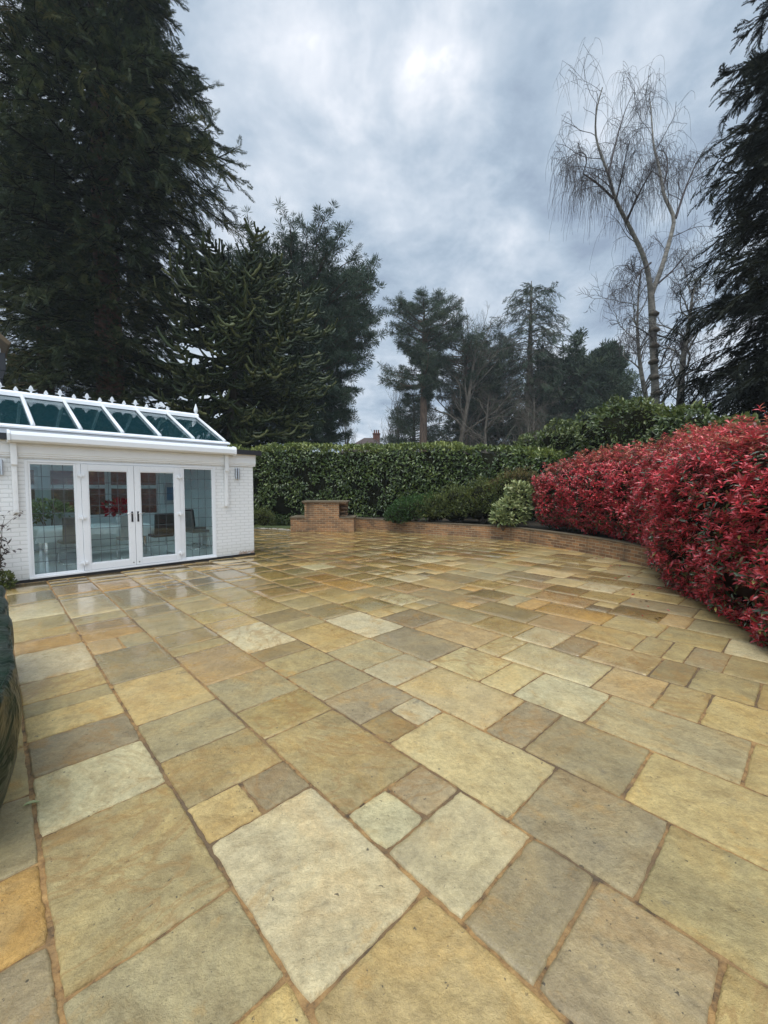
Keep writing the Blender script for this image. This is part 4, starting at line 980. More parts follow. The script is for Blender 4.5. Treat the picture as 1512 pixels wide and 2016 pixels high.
# climber and a clump by the left pier of the room
pl = tag(local('wall_plant', .30, -.35, 0), 'thin dark leaved shrub growing against the white brick wall at the left edge', 'shrub')
b = MB(); rg_ = np.random.default_rng(14); LP, LD = [], []
for k in range(7):
    x = -.15 + .07 * k + rg_.normal() * .03; pts = [(0, .05, 0)]
    for j in range(1, 7): pts.append((x * j / 6 + .05 * rg_.normal(), .05 + .03 * rg_.normal() - .03 * j / 6, (.75 + .45 * rg_.random()) * j / 6 if k % 2 else 1.22 * j / 6))
    b.tube(pts, [.010, .009, .008, .007, .006, .004, .002], 5)
    for j in range(2, 7):
        for q in range(5): LP.append(np.array(pts[j]) + rg_.normal(size=3) * .035); LD.append(rg_.normal(size=3) + np.array([.5, -.5, .2]))
b.build('stem', M['twig_brown'], pl); LP, LD = np.array(LP), np.array(LD)
V, F = scatter(leaf_t(.5, .15), LEAF_F, LP, frames(LD, np.tile([0, -.3, 1.0], (len(LP), 1)) + .4 * rg_.normal(size=LD.shape)), .075 * (.7 + .5 * rg_.random(len(LP))))
mk('foliage', V, F, M['purple'], pl, rnd=np.repeat(rg_.random(len(LP)), 8))
w0 = wallpt(.36, -.28)
shrub('wall_clump', 'small bushy green clump at the foot of the white wall on the left', [((w0[0], w0[1], .10), (.22, .16, .17))], 700, .05, .5, M['azalea'], 56, core=False)

# fallen leaves
def fallen(px, py, L, m, rz, label):
    g = ray(px, py); p = np.array([0, 0, EYE]) + g * ((.004 - EYE) / g[2])
    o = mk('fallen_leaf', leaf_t(.35, .2, .10) * L + np.array([0, 0, .004]), LEAF_F, m, None, rnd=np.full(8, .7)); o.location = (p[0], p[1], .004); o.rotation_euler = (0, 0, rz); tag(o, label, 'leaf')
fallen(43, 1590, .075, M['variegated'], -.9, 'small green leaf lying on the stone beside the green tarpaulin')
fallen(1304, 1159, .09, M['photinia'], 1.2, 'single red leaf lying on the patio just in front of the red hedge')
fallen(1060, 1178, .06, M['brownleaf'], .4, 'small brown leaf lying alone on the patio towards the red hedge')

rl = np.random.default_rng(77)
M['deadleaf'] = leafmat('dead_leaf', [(0, (.05, .03, .012)), (.5, (.12, .065, .022)), (1, (.20, .12, .04))], .6, .05)
for k in range(26):
    t_ = rl.random(); p_ = np.array([(5.3, 10.4), (5.2, 9.0), (4.7, 7.7), (4.1, 6.4), (3.8, 5.4), (3.55, 4.3)]); q_ = resample(p_, 50)[int(t_ * 49)] + np.array([-.05 - .35 * rl.random() ** 2, .1 * rl.normal()])
    o = mk('fallen_leaf', leaf_t(.36, .25, .12) * (.035 + .04 * rl.random()), LEAF_F, M['deadleaf'] if rl.random() < .7 else M['photinia'], None, rnd=np.full(8, .3 + .6 * rl.random()))
    o.location = (float(q_[0]), float(q_[1]), .010); o.rotation_euler = (0, 0, rl.random() * 6.28); tag(o, 'small dead leaf lying on the paving close under the edge of the red hedge', 'leaf', 'dead leaves under the red hedge')

# ------------------------------------------------------------------ trees
def tuft(n, width, seed, hemi=-.65, L0=.7):
    """a spray of thin needles round a shoot tip"""
    rg = np.random.default_rng(seed); d = nrm(rg.normal(size=(n * 3, 3)) + np.array([0, .55, 0])); d = d[d[:, 1] > hemi][:n]
    x = nrm(np.cross(d, rg.normal(size=d.shape))) * width
    b = d * .08; t = d * (L0 + (1 - L0) * rg.random((len(d), 1)))
    m = d * .55 + x
    V = np.stack([b - x * .3, m, t], 1).reshape(-1, 3); return V, np.arange(len(d) * 3).reshape(-1, 3)
def feather(n, width, seed, spread=.42, droop=.25):
    """a flat frond: leaflets either side of a drooping rachis along +y"""
    rg = np.random.default_rng(seed); V = []
    for k in range(n):
        t = (k + .5) / n; sgn = 1 if k % 2 else -1
        a = np.array([0, t * .85, -droop * t * t]); L = spread * (1 - .55 * t) * (.7 + .5 * rg.random())
        e = a + np.array([sgn * L * .85, L * .75, -L * (.15 + .5 * droop) + .12 * rg.normal() * L])
        w = np.array([0, width, width * .3])
        V += [a - w * .5, a + w * .5 + (e - a) * .45 + np.array([0, width * .5, 0]), e]
    V += [(-width * .5, .6, -droop * .36), (width * .5, .6, -droop * .36), (0, 1.0, -droop)]
    return np.array(V), np.arange(len(V)).reshape(-1, 3)

def tree_root(name, base, label, cat_='tree', group=None):
    return tag(empty(name, (float(base[0]), float(base[1]), float(base[2]) if len(base) > 2 else -.05)), label, cat_, group)
def trunk_mesh(root, pts, rad, m, k=12, name='trunk', wob=.06):
    P = resample(smooth_pl(pts, 2), 40); R = np.interp(np.linspace(0, 1, 40), np.linspace(0, 1, len(rad)), rad)
    V, F = tubes(P[None], R[None], k); V = V + (wob * np.repeat(R, k) * fbm(V * 1.5, 2))[:, None] * nrm(V - np.repeat(P, k, 0))
    return mk(name, V, F, m, root, smooth=True)

def conifer(name, base, H, label, profile, trunk_r, m_leaf, m_bark, seed, nb=150, z_lo=2.0, rise=(.2, -.1), curve=-.3, sec=9, spr=3, template='tuft', size=.5, lean=(0, 0), group=None,
            az_scale=None, vis=True, fill=.25, width=.09, nleaf=14, flat=.5, cat_='tree', minr=.12, trunk_pts=None, dead=0.0, hang=.0, limb_k=.22, lvar=(.80, .26), m_limb=None):
    """trunk, tapering limbs that follow the crown's profile (radius against height), side shoots, and needle sprays on the shoots"""
    root = tree_root(name, base, label, cat_, group); rg = np.random.default_rng(seed)
    tp = trunk_pts or [(0, 0, 0), (lean[0] * .4, lean[1] * .4, H * .4), (lean[0], lean[1], H)]
    trunk_mesh(root, tp, [trunk_r * 1.25, trunk_r, trunk_r * .8, trunk_r * .5, trunk_r * .08], m_bark)
    TP = resample(smooth_pl(tp, 2), 80); pz = TP[:, 2]
    zk, rk = np.array([p[0] for p in profile], float), np.array([p[1] for p in profile], float)
    wz = np.interp(np.linspace(z_lo, H * .985, 200), zk, rk) + .4; cdf = np.cumsum(wz); cdf /= cdf[-1]
    zs = np.interp((np.arange(nb) + rg.random(nb)) / nb, cdf, np.linspace(z_lo, H * .985, 200)); az = np.arange(nb) * 2.39996 + rg.normal(size=nb) * .35
    f = (zs - z_lo) / (H - z_lo); R = np.interp(zs, zk, rk)
    if az_scale is not None: R = R * az_scale(az, zs)
    Lb = np.maximum(minr, R * (lvar[0] + lvar[1] * rg.random(nb)))
    st = np.stack([np.interp(zs, pz, TP[:, 0]), np.interp(zs, pz, TP[:, 1]), zs], 1)
    slope = rise[0] * f + rise[1] * (1 - f) + .10 * rg.normal(size=nb)
    q = 7; t = np.linspace(0, 1, q)
    hor = np.stack([np.cos(az), np.sin(az)], 1); side = np.stack([-np.sin(az), np.cos(az)], 1); bend = rg.normal(size=nb) * .10
    B = np.zeros((nb, q, 3))
    B[:, :, :2] = st[:, None, :2] + hor[:, None] * (t[None, :, None] * Lb[:, None, None]) + side[:, None] * ((t ** 2)[None, :, None] * (bend * Lb)[:, None, None])
    B[:, :, 2] = zs[:, None] + slope[:, None] * Lb[:, None] * t + curve * Lb[:, None] * t ** 2
    B += np.cumsum(rg.normal(size=B.shape), axis=1) * (.018 * Lb)[:, None, None] * (t > 0)[None, :, None]
    rb = np.clip(trunk_r * limb_k * (Lb / max(rk)) ** .8, .012, None)
    lv, lf = tubes(B, rb[:, None] * np.linspace(1, .22, q)[None], 5); limbs = [(lv, lf)]
    SP, SD = [], []
    for j in range(sec):
        u = .22 + .78 * (j + rg.random(nb)) / sec; a = np.clip(u * (q - 1), 0, q - 1.001); i0 = a.astype(int); fr = (a - i0)[:, None]
        idx = np.arange(nb); p0 = B[idx, i0] * (1 - fr) + B[idx, i0 + 1] * fr; dr = nrm(B[idx, i0 + 1] - B[idx, i0])
        sgn = np.where((j + idx) % 2, 1, -1); latd = np.concatenate([side * sgn[:, None], np.zeros((nb, 1))], 1)
        dd = nrm(dr * .75 + latd * (.8 * (1 - u) + .25)[:, None] + np.array([0, 0, 1]) * (flat * .4 * rg.normal(size=(nb, 1)) - hang) + .18 * rg.normal(size=(nb, 3)))
        l2 = Lb * (.42 - .24 * u) * (.6 + .7 * rg.random(nb)) + .15
        p1 = p0 + dd * l2[:, None] + np.array([0, 0, -1]) * (hang * .5 * l2)[:, None]
        limbs.append(tubes(np.stack([p0, (p0 + p1) / 2 + .04 * rg.normal(size=p0.shape), p1], 1), np.broadcast_to(np.array([.022, .015, .007]) * (trunk_r * 1.6 + .35), (nb, 3)), 3))
        for k in range(spr):
            v = (k + .35 + .65 * rg.random((nb, 1))) / spr
            ok = rg.random(nb) > dead
            SP.append((p0 + (p1 - p0) * v)[ok]); SD.append((dd + .35 * rg.normal(size=dd.shape) + np.array([0, 0, flat * .25 - hang * .6]))[ok])
    if fill > 0:                                           # short shoots close to the trunk, so that the middle of the crown is not hollow
        nf = int(nb * fill * sec); zi = z_lo + (H - z_lo) * rg.random(nf); ai = rg.random(nf) * 6.28; ri = np.interp(zi, zk, rk) * .60 * rg.random(nf) ** .5
        SP.append(np.stack([np.interp(zi, pz, TP[:, 0]) + ri * np.cos(ai), np.interp(zi, pz, TP[:, 1]) + ri * np.sin(ai), zi], 1)); SD.append(np.stack([np.cos(ai), np.sin(ai), .3 * rg.normal(size=nf)], 1))
    SP, SD = np.concatenate(SP), np.concatenate(SD); n = len(SP)
    V, F = cat(limbs); mk('limbs', V, F, M[m_limb] if m_limb else m_bark, root)
    VV, FF, RR = [], [], []; o = 0
    lump = .5 + .5 * vnoise(SP * .45 + seed); 
    for g in range(3):
        sl = slice(g, None, 3); tv, tf = (tuft(nleaf, width, seed + g) if template == 'tuft' else feather(nleaf, width, seed + g, spread=.40, droop=.12 + hang * .5))
        P = SP[sl]; up = np.tile([0, 0, 1.0], (len(P), 1)) + .35 * rg.normal(size=P.shape)
        V, F = scatter(tv, tf, P, frames(SD[sl], up), size * (.6 + .7 * rg.random(len(P))))
        VV.append(V); FF.append(F + o); o += len(V)
        RR.append(np.repeat(np.clip(.62 * rg.random(len(P)) + .42 * lump[sl], 0, 1), len(tf)))
    mk('crown', np.concatenate(VV), np.concatenate(FF), m_leaf, root, rnd=np.concatenate(RR))
    return root

# the huge redwood behind the room
conifer('redwood_tree', (-14.3, 22.0, 0), 38, 'huge dark redwood towering over the garden room and cut off by the top edge', [(0, 1.8), (5, 2.5), (9, 2.8), (11.5, 2.9), (14, 3.6), (16.3, 4.9), (18.2, 5.8), (21, 5.5), (23.5, 4.8), (27.5, 4.1), (32, 2.8), (38, .3)], .62,
        M['redwood'], M['bark_red'], 61, nb=300, z_lo=1.5, rise=(.15, .05), curve=-.30, sec=16, spr=8, template='feather', size=.50, width=.060, nleaf=20, hang=.10, fill=2.6, limb_k=.10, lvar=(.62, .50), m_limb='core',
        az_scale=lambda a, z: 1 + .75 * (np.cos(a) < .2) * (z < 17) + .3 * (np.cos(a) < -.2) * (z >= 17) * (z < 24))
conifer('dark_conifer', (-22.5, 28.0, 0), 24, 'dark conifer mass at the far left, behind the redwood and the house corner', [(0, 4.5), (6, 5.4), (12, 5.2), (17, 4.2), (21, 2.4), (24, .3)], .5,
        M['redwood'], M['bark_red'], 73, nb=170, z_lo=1.0, rise=(.15, .0), curve=-.2, sec=11, spr=5, template='feather', size=.80, width=.06, nleaf=18, hang=.2, fill=1.0, limb_k=.10, m_limb='core')
# the big pine beyond the monkey puzzle
conifer('black_pine', (-6.9, 36.0, 0), 19.9, 'big rounded black pine behind the monkey puzzle tree', [(0, 2.5), (6, 3.6), (9, 4.4), (11, 5.2), (14, 6.3), (16.5, 6.7), (18, 6.2), (19.2, 5.4), (19.9, 4.2)], .5,
        M['pine'], M['bark_pine'], 62, nb=150, z_lo=5.5, rise=(.20, .05), curve=.10, sec=11, spr=5, size=.52, width=.075, nleaf=26, flat=.6, fill=.30, lvar=(.84, .20))
conifer('scots_pine', (4.72, 50.0, 0), 23.4, 'tall bare trunked pine with low left side branches, leftmost of the trees beyond the hedge', [(0, .5), (12, 1.0), (13.5, 4.8), (15, 4.6), (16.3, 1.2), (17.5, 3.4), (19.3, 4.4), (21, 4.0), (22.5, 2.8), (23.4, 1.2)], .50,
        M['pine_far'], M['bark_pine'], 63, nb=80, z_lo=12.2, rise=(.40, .05), curve=.12, sec=9, spr=4, size=.58, width=.07, nleaf=16, flat=.5, fill=.04,
        az_scale=lambda a, z: np.where(z < 15.8, .35 + .75 * (np.cos(a) < -.1), 1.0))
conifer('cedar_tree', (4.0, 56.0, 0), 13.6, 'small flat layered cedar tree under the leftmost tall pine', [(0, 2), (5, 4.6), (8, 4.6), (10, 3.9), (12, 2.8), (13.6, .8)], .35,
        M['pine_far'], M['bark_pine'], 64, nb=70, z_lo=3.5, rise=(.15, .0), curve=.0, sec=8, spr=3, size=.75, width=.06, nleaf=14, flat=.4, fill=.08)
conifer('scots_pine', (10.4, 54.0, 0), 21.0, 'dark pine with a spreading top beside the bare tree beyond the hedge', [(0, 1), (11, 2.0), (14, 4.2), (16, 5.2), (18, 5.6), (19.8, 4.6), (21.0, 2.2)], .48,
        M['pine_far'], M['bark_pine'], 65, nb=70, z_lo=9.5, rise=(.30, .05), curve=.05, sec=9, spr=4, size=.62, width=.07, nleaf=16, flat=.5, fill=.05)
conifer('pine_tree', (15.0, 60.0, 0), 21.0, 'dark crowned pine between the bare tree and the sparse larch beyond the hedge', [(0, 1.5), (8, 2.8), (13, 3.6), (16, 4.6), (18, 4.8), (19.8, 3.8), (21, 1.8)], .45,
        M['pine_far'], M['bark_pine'], 66, nb=80, z_lo=6, rise=(.28, 0), curve=.05, sec=9, spr=4, size=.62, width=.07, nleaf=16, flat=.4, fill=.08)
conifer('cedar_tree', (13.6, 57.0, 0), 16.5, 'dark layered evergreen between the bare trunks and the sparse larch', [(0, 2.5), (6, 4.2), (10, 4.4), (13, 3.6), (15.3, 2.2), (16.5, .6)], .4,
        M['pine_far'], M['bark_pine'], 74, nb=80, z_lo=2.5, rise=(.18, 0), curve=0, sec=9, spr=4, size=.62, width=.07, nleaf=16, flat=.4, fill=.08)
conifer('larch_tree', (17.3, 50.0, 0), 26.0, 'tall sparse larch with drooping open branches and a pointed top', [(0, 1.5), (9, 2.4), (14, 3.7), (17, 4.3), (20, 4.0), (22.5, 3.4), (24.5, 2.3), (26.0, .5)], .50,
        M['pine_far'], M['bark_grey'], 67, nb=120, z_lo=9, rise=(.55, -.05), curve=-.38, sec=10, spr=3, template='feather', size=.80, width=.075, nleaf=12, flat=.3, fill=.03, hang=.30, dead=.25, limb_k=.12)
conifer('holm_oak', (22.6, 52.0, 0), 16.6, 'broad dark evergreen with a rounded flat top right of the sparse larch', [(0, 2.5), (6, 4.2), (9, 5.2), (12, 5.8), (14.2, 5.3), (15.8, 4.0), (16.6, 2.6)], .5,
        M['pine_far'], M['bark_grey'], 68, nb=120, z_lo=3, rise=(.7, .1), curve=.05, sec=9, spr=3, size=.8, width=.10, nleaf=16, flat=1.0, fill=.25)
conifer('cypress_tree', (25.2, 47.0, 0), 17.6, 'dense cone shaped conifer between the broad evergreen and the birch', [(0, 3.0), (6, 3.1), (11, 2.6), (14, 2.1), (16, 1.2), (17.6, .2)], .4,
        M['pine_far'], M['bark_grey'], 69, nb=140, z_lo=1, rise=(.8, .3), curve=.0, sec=8, spr=3, size=.7, width=.09, nleaf=14, flat=.6, fill=.5)
conifer('dark_conifer', (11.9, 66.0, 0), 15.0, 'dark low conifer half hidden among the bare trunks beyond the hedge', [(0, 5), (5, 4.8), (9, 4.0), (12, 2.6), (15, .3)], .4,
        M['pine_far'], M['bark_grey'], 70, nb=120, z_lo=1, rise=(.2, -.1), curve=-.1, sec=8, spr=3, template='feather', size=1.0, width=.08, nleaf=12, flat=.4, fill=.3)
conifer('dark_conifer', (24.5, 66.0, 0), 15.5, 'dark low evergreen mass behind the broad evergreen and the hedge on the right', [(0, 5.5), (5, 5.5), (10, 5.0), (13, 3.6), (15.5, .8)], .4,
        M['pine_far'], M['bark_grey'], 71, nb=130, z_lo=1, rise=(.3, 0), curve=0, sec=8, spr=3, size=1.0, width=.08, nleaf=14, flat=.6, fill=.3)
# the dark spruce at the right edge
conifer('spruce_tree', (13.1, 12.6, 0), 22, 'near black drooping spruce filling the right edge behind the red hedge', [(0, 3.6), (4, 3.5), (6, 3.6), (8, 3.3), (9.5, 3.2), (11, 3.0), (13, 2.7), (16, 2.0), (19, 1.3), (22, .1)], .4,
        M['cypress'], M['bark_grey'], 72, nb=320, z_lo=.8, rise=(.15, .02), curve=-.22, sec=14, spr=6, template='feather', size=.36, width=.075, nleaf=18, hang=.26, fill=.9, limb_k=.08, lvar=(.66, .46), m_limb='core')

def monkey_puzzle():
    base = np.array([-8.45, 25.0, 0]); H = 14.9
    root = tree_root('monkey_puzzle_tree', base, 'monkey puzzle tree with curling rope like branches right of the huge redwood'); rg = np.random.default_rng(81)
    trunk_mesh(root, [(-.9, 0, 0), (-.6, 0, 6), (0, 0, 11.5), (.1, 0, H - .8)], [.46, .40, .34, .25, .10], M['bark_grey'])
    zk, rk = [0, 3.2, 5.0, 7.5, 10.0, 12.0, 13.3, 14.2, 14.9], [3.0, 3.9, 4.9, 5.4, 5.4, 4.9, 4.2, 3.3, 2.2]
    nb = 250; zs = np.sort(4.6 + (H - 5.0) * rg.random(nb) ** .85); az = np.arange(nb) * 2.39996 + .4 * rg.normal(size=nb)
    R = np.interp(zs, zk, rk) * (.78 + .3 * rg.random(nb)); f = (zs - 4) / (H - 4)
    q = 9; t = np.linspace(0, 1, q); hor = np.stack([np.cos(az), np.sin(az)], 1); side = np.stack([-np.sin(az), np.cos(az)], 1)
    B = np.zeros((nb, q, 3)); tx = np.interp(zs, [0, 6, 11.5, H], [-.9, -.6, 0, .1])
    B[:, :, :2] = hor[:, None] * (R[:, None] * t)[..., None] + side[:, None] * (.15 * rg.normal(size=(nb, 1)) * R[:, None] * t ** 2)[..., None]; B[:, :, 0] += tx[:, None]
    drop = -.62 * (1 - f) ** 1.0 - .04 * f + .14 * rg.normal(size=nb)
    B[:, :, 2] = zs[:, None] + R[:, None] * (drop[:, None] * t + (.30 - .1 * f)[:, None] * t ** 3)
    ropes, rr = [], []
    def ropy(P, r):                                       # scale-leaved ropes: the radius swells and pinches along the length
        m = P.shape[1]; w = 1 + .22 * np.where(np.arange(m) % 2, 1, -1)
        V, F = tubes(P, r[:, None] * w[None] * np.linspace(1, .72, m)[None], 6); V = V + .012 * rg.normal(size=V.shape)
        ropes.append((V, F)); rr.append(np.repeat(rg.random(len(P)), (m - 1) * 6))
    # main limbs, resampled to more points
    k = 16; tt = np.linspace(0, q - 1.001, k); i0 = tt.astype(int); fr = (tt - i0)[None, :, None]
    ropy(B[:, i0] * (1 - fr) + B[:, i0 + 1] * fr, .080 + .03 * rg.random(nb))
    for j in range(19):
        u = .22 + .78 * (j + rg.random(nb)) / 19; a = np.clip(u * (q - 1), 0, q - 1.001); i0 = a.astype(int); fr = (a - i0)[:, None]; idx = np.arange(nb)
        p0 = B[idx, i0] * (1 - fr) + B[idx, i0 + 1] * fr; dr = nrm(B[idx, i0 + 1] - B[idx, i0]); sgn = np.where((j + idx) % 2, 1, -1)
        lat = np.concatenate([side * sgn[:, None], np.zeros((nb, 1))], 1); L = (.55 + .95 * rg.random(nb)) * (.55 + .5 * (1 - u)) * (.7 + .3 * R / 4)
        d0 = nrm(dr * .8 + lat * .75 + np.array([0, 0, -.35]) + .2 * rg.normal(size=(nb, 3)))
        m = 8; s = np.linspace(0, 1, m)[None, :, None]
        curl = (.2 + .9 * rg.random(nb))[:, None, None] * L[:, None, None]
        P = p0[:, None] + d0[:, None] * s * L[:, None, None] + np.array([0, 0, 1.0]) * (-.55 * s + 1.15 * s ** 2) * curl
        ok = rg.random(nb) < .93
        ropy(P[ok], (.050 + .030 * rg.random(nb))[ok])
    V, F = cat(ropes); mk('crown', V, F, M['puzzle'], root, rnd=np.concatenate(rr))
monkey_puzzle()

# ---- bare trees
def grow(starts, dirs, lens, rads, m, wander, lift, rg):
    n = len(starts); P = np.zeros((n, m, 3)); P[:, 0] = starts; d = nrm(dirs)
    for k in range(1, m):
        d = nrm(d + wander * rg.normal(size=d.shape) + np.array([0, 0, lift])); P[:, k] = P[:, k - 1] + d * (lens / (m - 1))[:, None]
    return P
def children(P, R, per, lo, ang, lenf, radf, rg, lens, up=0.0):
    n, m, _ = P.shape; S, D, Ls, Rs = [], [], [], []
    for j in range(per):
        u = lo + (1 - lo) * (j + rg.random(n)) / per; a = np.clip(u * (m - 1), 0, m - 1.001); i0 = a.astype(int); fr = (a - i0)[:, None]; idx = np.arange(n)
        p = P[idx, i0] * (1 - fr) + P[idx, i0 + 1] * fr; d = nrm(P[idx, i0 + 1] - P[idx, i0]); x = nrm(np.cross(d, rg.normal(size=d.shape)))
        S.append(p); D.append(d * math.cos(ang) + x * math.sin(ang) + np.array([0, 0, up])); Ls.append(lens * lenf * (.6 + .7 * rg.random(n)) * (1.15 - .5 * u)); Rs.append((R[idx, i0]) * radf)
    return np.concatenate(S), np.concatenate(D), np.concatenate(Ls), np.concatenate(Rs)
def bare_tree(name, base, H, r, label, seed, m_bark, m_twig, trunk=None, spread=.8, levels=3, per=(9, 6, 6), lift=.05, group=None, wander=.16, lo=.35, lenf=(.42, .5, .55)):
    root = tree_root(name, base, label, 'tree', group); rg = np.random.default_rng(seed)
    if trunk is None: trunk = [(0, 0, 0), (.05 * H * rg.normal(), .03 * H * rg.normal(), H * .5), (.06 * H * rg.normal(), .03 * H * rg.normal(), H)]
    trunk_mesh(root, trunk, [r * 1.2, r, r * .75, r * .45, r * .12], m_bark)
    P = resample(smooth_pl(trunk, 2), 14)[None]; R = np.linspace(r, r * .15, 14)[None]; L = np.array([H]); parts = []
    for lv in range(levels):
        S, D, L, Rr = children(P, R, per[lv] * (3 if lv == 0 else 1), lo if lv == 0 else .2, spread, lenf[lv], .55, rg, L, up=.15)
        m = (9, 7, 5)[lv]; Rr = np.clip(Rr, .010, None); P = grow(S, D, L, Rr, m, wander, lift, rg); R = Rr[:, None] * np.linspace(1, .3, m)[None]; parts.append(tubes(P, R, (5, 4, 3)[lv]))
    mk('limbs', *parts[0], m_bark, root)
    if len(parts) > 1: mk('twigs', *cat(parts[1:]), m_twig, root)
    return root
bare_tree('bare_oak', (9.0, 50.0, 0), 19.0, .36, 'leaning bare tree with two toned trunk between the two pines beyond the hedge', 91, M['bark_grey'], M['twig_brown'], trunk=[(-.6, 0, 0), (.2, 0, 7), (1.0, 0, 12), (1.6, 0, 16), (2.0, 0, 19.5)], lo=.35, per=(7, 5, 5))
bare_tree('bare_oak', (12.6, 47.0, 0), 12.0, .26, 'bare brown tree with a wide tangle of twigs in front of the dark pine', 92, M['bark_grey'], M['twig_brown'], lo=.22, spread=1.25, per=(8, 6, 6), lenf=(.40, .5, .5), lift=.0)
bare_tree('bare_oak', (16.2, 47.5, 0), 12.5, .26, 'slender bare tree standing close beside the larch trunk', 93, M['bark_grey'], M['twig_brown'], lo=.15, spread=.7)
for i, (x, y, h, lab) in enumerate([(1.2, 58, 13.2, 'thin bare upright tree left of the tall pine above the far roof'), (2.6, 60, 12.0, 'slim bare tree close to the foot of the tall pine'), (-4.6, 52, 9.6, 'bare tree below the black pine, left of the far house roof'), (-6.8, 50, 8.0, 'small bare tree between monkey puzzle branches and hedge'), (-10.6, 48, 8.6, 'small bare tree under the monkey puzzle near its trunk')]):
    bare_tree('bare_tree', (x, y, 0), h, .16, lab, 95 + i, M['bark_grey'], M['twig_brown'], lo=.25, spread=.5, per=(8, 6, 5), lift=.12, group='small bare trees beyond the hedge')
bare_tree('bare_tree', (14.3, 43.0, 0), 9.5, .14, 'low bare brown tree behind the right end of the back hedge', 103, M['bark_grey'], M['twig_brown'], lo=.15, spread=.9, per=(9, 7, 6), group='small bare trees beyond the hedge')

def birch():
    Y = 18.0; base = at(1296, 800, Y); base[2] = 0
    root = tree_root('birch_tree', base, 'bare weeping silver birch with a forked trunk and hanging twigs'); rg = np.random.default_rng(111); o0 = np.array([base[0], base[1], -.05])
    def limb(px, r0, r1, dy0=0.0, dy1=0.0, name=None):
        n = len(px); pts = [at(x, y, Y + dy0 + (dy1 - dy0) * k / max(1, n - 1)) - o0 for k, (x, y) in enumerate(px)]
        return resample(smooth_pl(pts, 2), 26), r0, r1
    main = limb([(1297, 960), (1291, 800), (1287, 700), (1284, 620), (1281, 575)], .165, .125)
    A = limb([(1281, 575), (1272, 515), (1240, 450), (1210, 395), (1198, 345), (1180, 300), (1171, 265), (1174, 215), (1186, 175)], .105, .018, 0, -1.0)
    Bq = limb([(1283, 580), (1303, 530), (1320, 470), (1330, 430), (1306, 390), (1300, 340), (1286, 290), (1284, 250), (1279, 195)], .10, .018, 0, 1.2)
    A2 = limb([(1207, 393), (1175, 362), (1148, 345)], .05, .022, -.6, -1.6); A3 = limb([(1148, 345), (1158, 310), (1140, 300), (1112, 318)], .02, .009, -1.6, -2.0)
    A4 = limb([(1234, 436), (1250, 400), (1270, 360), (1290, 330)], .05, .012, -.4, -1.4); A5 = limb([(1198, 345), (1215, 270), (1232, 215), (1250, 180)], .035, .010, -.8, .2)
    B2 = limb([(1330, 432), (1350, 370), (1372, 320), (1392, 290)], .05, .012, .6, 1.6); B3 = limb([(1303, 380), (1316, 330), (1310, 300), (1296, 298)], .04, .014, .9, 2.0)
    A6 = limb([(1281, 520), (1255, 540), (1240, 580)], .04, .012, 0, -1.5); B4 = limb([(1296, 560), (1330, 530), (1360, 490)], .04, .012, 0, 1.6)
    A7 = limb([(1212, 400), (1225, 345), (1232, 310), (1240, 280)], .035, .010, -.6, -2.0); M1 = limb([(1288, 670), (1262, 650), (1235, 640)], .035, .010, 0, -1.2); M2 = limb([(1288, 660), (1325, 672), (1352, 690)], .035, .010, 0, 1.2)
    def tub(name, items, m, wob=.10, k=10):
        P = np.array([i[0] for i in items]); R = np.array([np.linspace(i[1], i[2], 26) for i in items]); R = R * (1 + .18 * np.abs(vnoise(np.stack([np.arange(26)[None] * .9 + 7 * np.arange(len(items))[:, None]] * 3, -1))))
        mk(name, *tubes(P, R, k), m, root, smooth=True)
    tub('trunk', [main], M['bark_birch']); tub('limb', [A], M['bark_birch']); tub('limb', [Bq], M['bark_birch'])
    rest = [A2, A3, A4, A5, A6, A7, B2, B3, B4, M1, M2]; tub('branches', rest, M['twig'], k=6)
    # burrs on the trunk
    for k in range(9):
        p = main[0][6 + 2 * k]; w = .75 + .3 * rg.random(); b = MB(); b.lathe([(.04, -.14), (.22 * w, -.06), (.25 * w, .03), (.10, .13)], (p[0] + .05 * rg.normal(), p[1] - .04, p[2]), 10)
        b.build('burr', M['bark_grey'], root, smooth=True)
    tips = []
    allp = np.array([i[0] for i in [A, Bq] + rest]); rad = np.array([np.linspace(i[1], i[2], 26) for i in [A, Bq] + rest]); ln = np.linalg.norm(np.diff(allp, axis=1), axis=2).sum(1)
    S, D, L, R = children(allp, rad, 12, .2, .85, .32, .4, rg, ln, up=.20); L = np.clip(L, .5, 2.0); R = np.clip(R, .006, .018)
    P1 = grow(S, D, L, R, 8, .16, -.03, rg); R1 = R[:, None] * np.linspace(1, .5, 8)[None]
    S, D, L, R = children(P1, R1, 5, .25, .6, .5, .7, rg, L, up=.15); L = np.clip(L, .35, 1.3)
    P2 = grow(S, D, L, R, 6, .2, -.16, rg); R2 = np.clip(R, .0045, .008)[:, None] * np.linspace(1, .7, 6)[None]
    # hanging twigs
    src = np.concatenate([P1[:, 3:].reshape(-1, 3), P2[:, 2:].reshape(-1, 3)]); src = src[rg.random(len(src)) < .62]; n = len(src)
    d = np.c_[rg.normal(size=(n, 2)) * .5, .1 * rg.normal(size=n)]; out = np.zeros((n, 8, 3)); out[:, 0] = src; L = .5 + 1.7 * rg.random(n) ** 1.8 * np.clip((src[:, 2] - 6) / 7, .25, 1)
    dv = nrm(d)
    for k in range(1, 8):
        dv = nrm(dv + np.array([0, 0, -.62]) + .14 * rg.normal(size=dv.shape)); out[:, k] = out[:, k - 1] + dv * (L / 7)[:, None]
    mk('twigs', *cat([tubes(P1, R1, 4), tubes(P2, R2, 3), tubes(out, np.broadcast_to(np.linspace(.0048, .0030, 8), (n, 8)), 3)]), M['twig'], root)
birch()
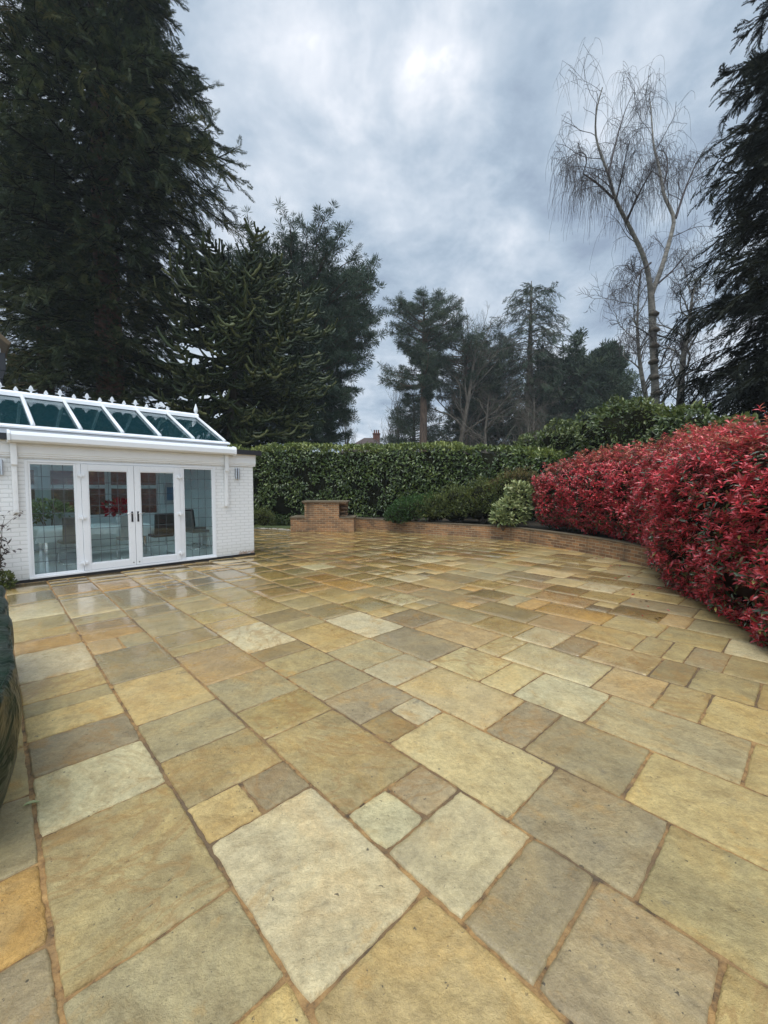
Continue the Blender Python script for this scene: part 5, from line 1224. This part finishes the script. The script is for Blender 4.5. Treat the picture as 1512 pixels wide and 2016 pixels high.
def stem_birch(px, Y, r, label, seed):
    base = at(*px[0], Y); base[2] = 0; o0 = np.array([base[0], base[1], -.05])
    tr = [tuple((np.array([base[0], base[1], 0]) - o0))] + [tuple(at(x, y, Y) - o0) for x, y in px]
    return bare_tree('birch_tree', base, tr[-1][2], r, label, seed, M['bark_birch'], M['twig'], trunk=tr, spread=.75, per=(8, 7, 6), lo=.35, lift=-.02, lenf=(.20, .5, .6), wander=.22)
stem_birch([(1276, 800), (1262, 740), (1254, 660), (1256, 590), (1262, 530)], 20.0, .14, 'thin bare birch stem close on the left of the forked birch trunk', 121)
stem_birch([(1338, 800), (1345, 700), (1357, 640), (1364, 570), (1380, 545)], 17.0, .18, 'bare leaning birch stem between the forked birch and the dark spruce', 122)

# ------------------------------------------------------------------ damp air
def haze():
    b = MB(); b.box(-75, 75, -8, 84, -1.5, 44); o = b.build('haze', None); m = bpy.data.materials.new('damp_air'); m.use_nodes = True; nt = m.node_tree
    nt.nodes.remove(nt.nodes['Principled BSDF']); v = new(nt, 'ShaderNodeVolumePrincipled', Color=(.86, .91, .96, 1), Density=.0007)
    nt.links.new(v.outputs[0], nt.nodes['Material Output'].inputs['Volume']); o.data.materials.append(m); tag(o, kind='stuff')
haze()

# ------------------------------------------------------------------ houses far beyond the hedge
M['slate'] = plain('brown_roof_tile', (.075, .052, .045), .85, var=.3, scale=3); M['farbrick'] = plain('far_brick', (.16, .065, .045), .85, var=.3)
def far_house(base, w, dpt, eave, ridge, chim, label, pots):
    h = tag(empty('far_house', (base[0], base[1], 0)), label, 'house')
    b = MB(); b.box(-w, w, 0, dpt, -.06, eave); b.build('wall', M['farbrick'], h)
    e = .4; V = [(-w - e, -e, eave), (w + e, -e, eave), (w + e, dpt + e, eave), (-w - e, dpt + e, eave), (-w + dpt * .55, dpt / 2, ridge), (w - dpt * .55, dpt / 2, ridge)]
    b = MB(); b.add(V, [(0, 1, 5, 4), (1, 2, 5), (2, 3, 4, 5), (3, 0, 4), (3, 2, 1, 0)]); rf = b.build('roof', M['slate'], h)
    for (x, y, zt, hw) in chim:
        b = MB(); b.box(x - hw, x + hw, y - .4, y + .4, eave, zt); b.box(x - hw - .07, x + hw + .07, y - .47, y + .47, zt, zt + .15)
        c = b.build('chimney', M['farbrick'], h)
        for k in range(pots): b = MB(); b.lathe([(.13, 0), (.10, .5), (.13, .55)], (x - hw * .6 + 1.2 * hw * k / max(1, pots - 1), y, zt + .152), 10); b.build('chimney_pot', M['farbrick'], c)
far_house((-2.5, 62.0), 5.6, 9.0, 6.0, 9.75, [(1.3, 4.5, 10.3, .55)], 'far house with brown hipped roof and brick chimney above the back hedge', 3)
M['palebrick'] = plain('pale_chimney', (.42, .36, .24), .8, var=.2)
h = tag(empty('far_house', (11.2, 64.0, 0)), 'pale chimney of a far house showing between trunks above the back hedge', 'house')
b = MB(); b.box(-3, 3, 0, 8, -.06, 5.2); b.build('wall', M['farbrick'], h)
b = MB(); b.prism([(-3.3, 5.2), (3.3, 5.2), (0, 7.6)], 'y', -.3, 8.3); b.build('roof', M['slate'], h)
b = MB(); b.box(-.45, .45, 1.6, 2.4, 5.3, 9.0); b.box(-.52, .52, 1.53, 2.47, 9.0, 9.15); b.build('chimney', M['palebrick'], h)
for k in (-.22, .22): b = MB(); b.lathe([(.12, 0), (.09, .45), (.12, .5)], (k, 2.0, 9.152), 10); b.build('chimney_pot', M['palebrick'], h)
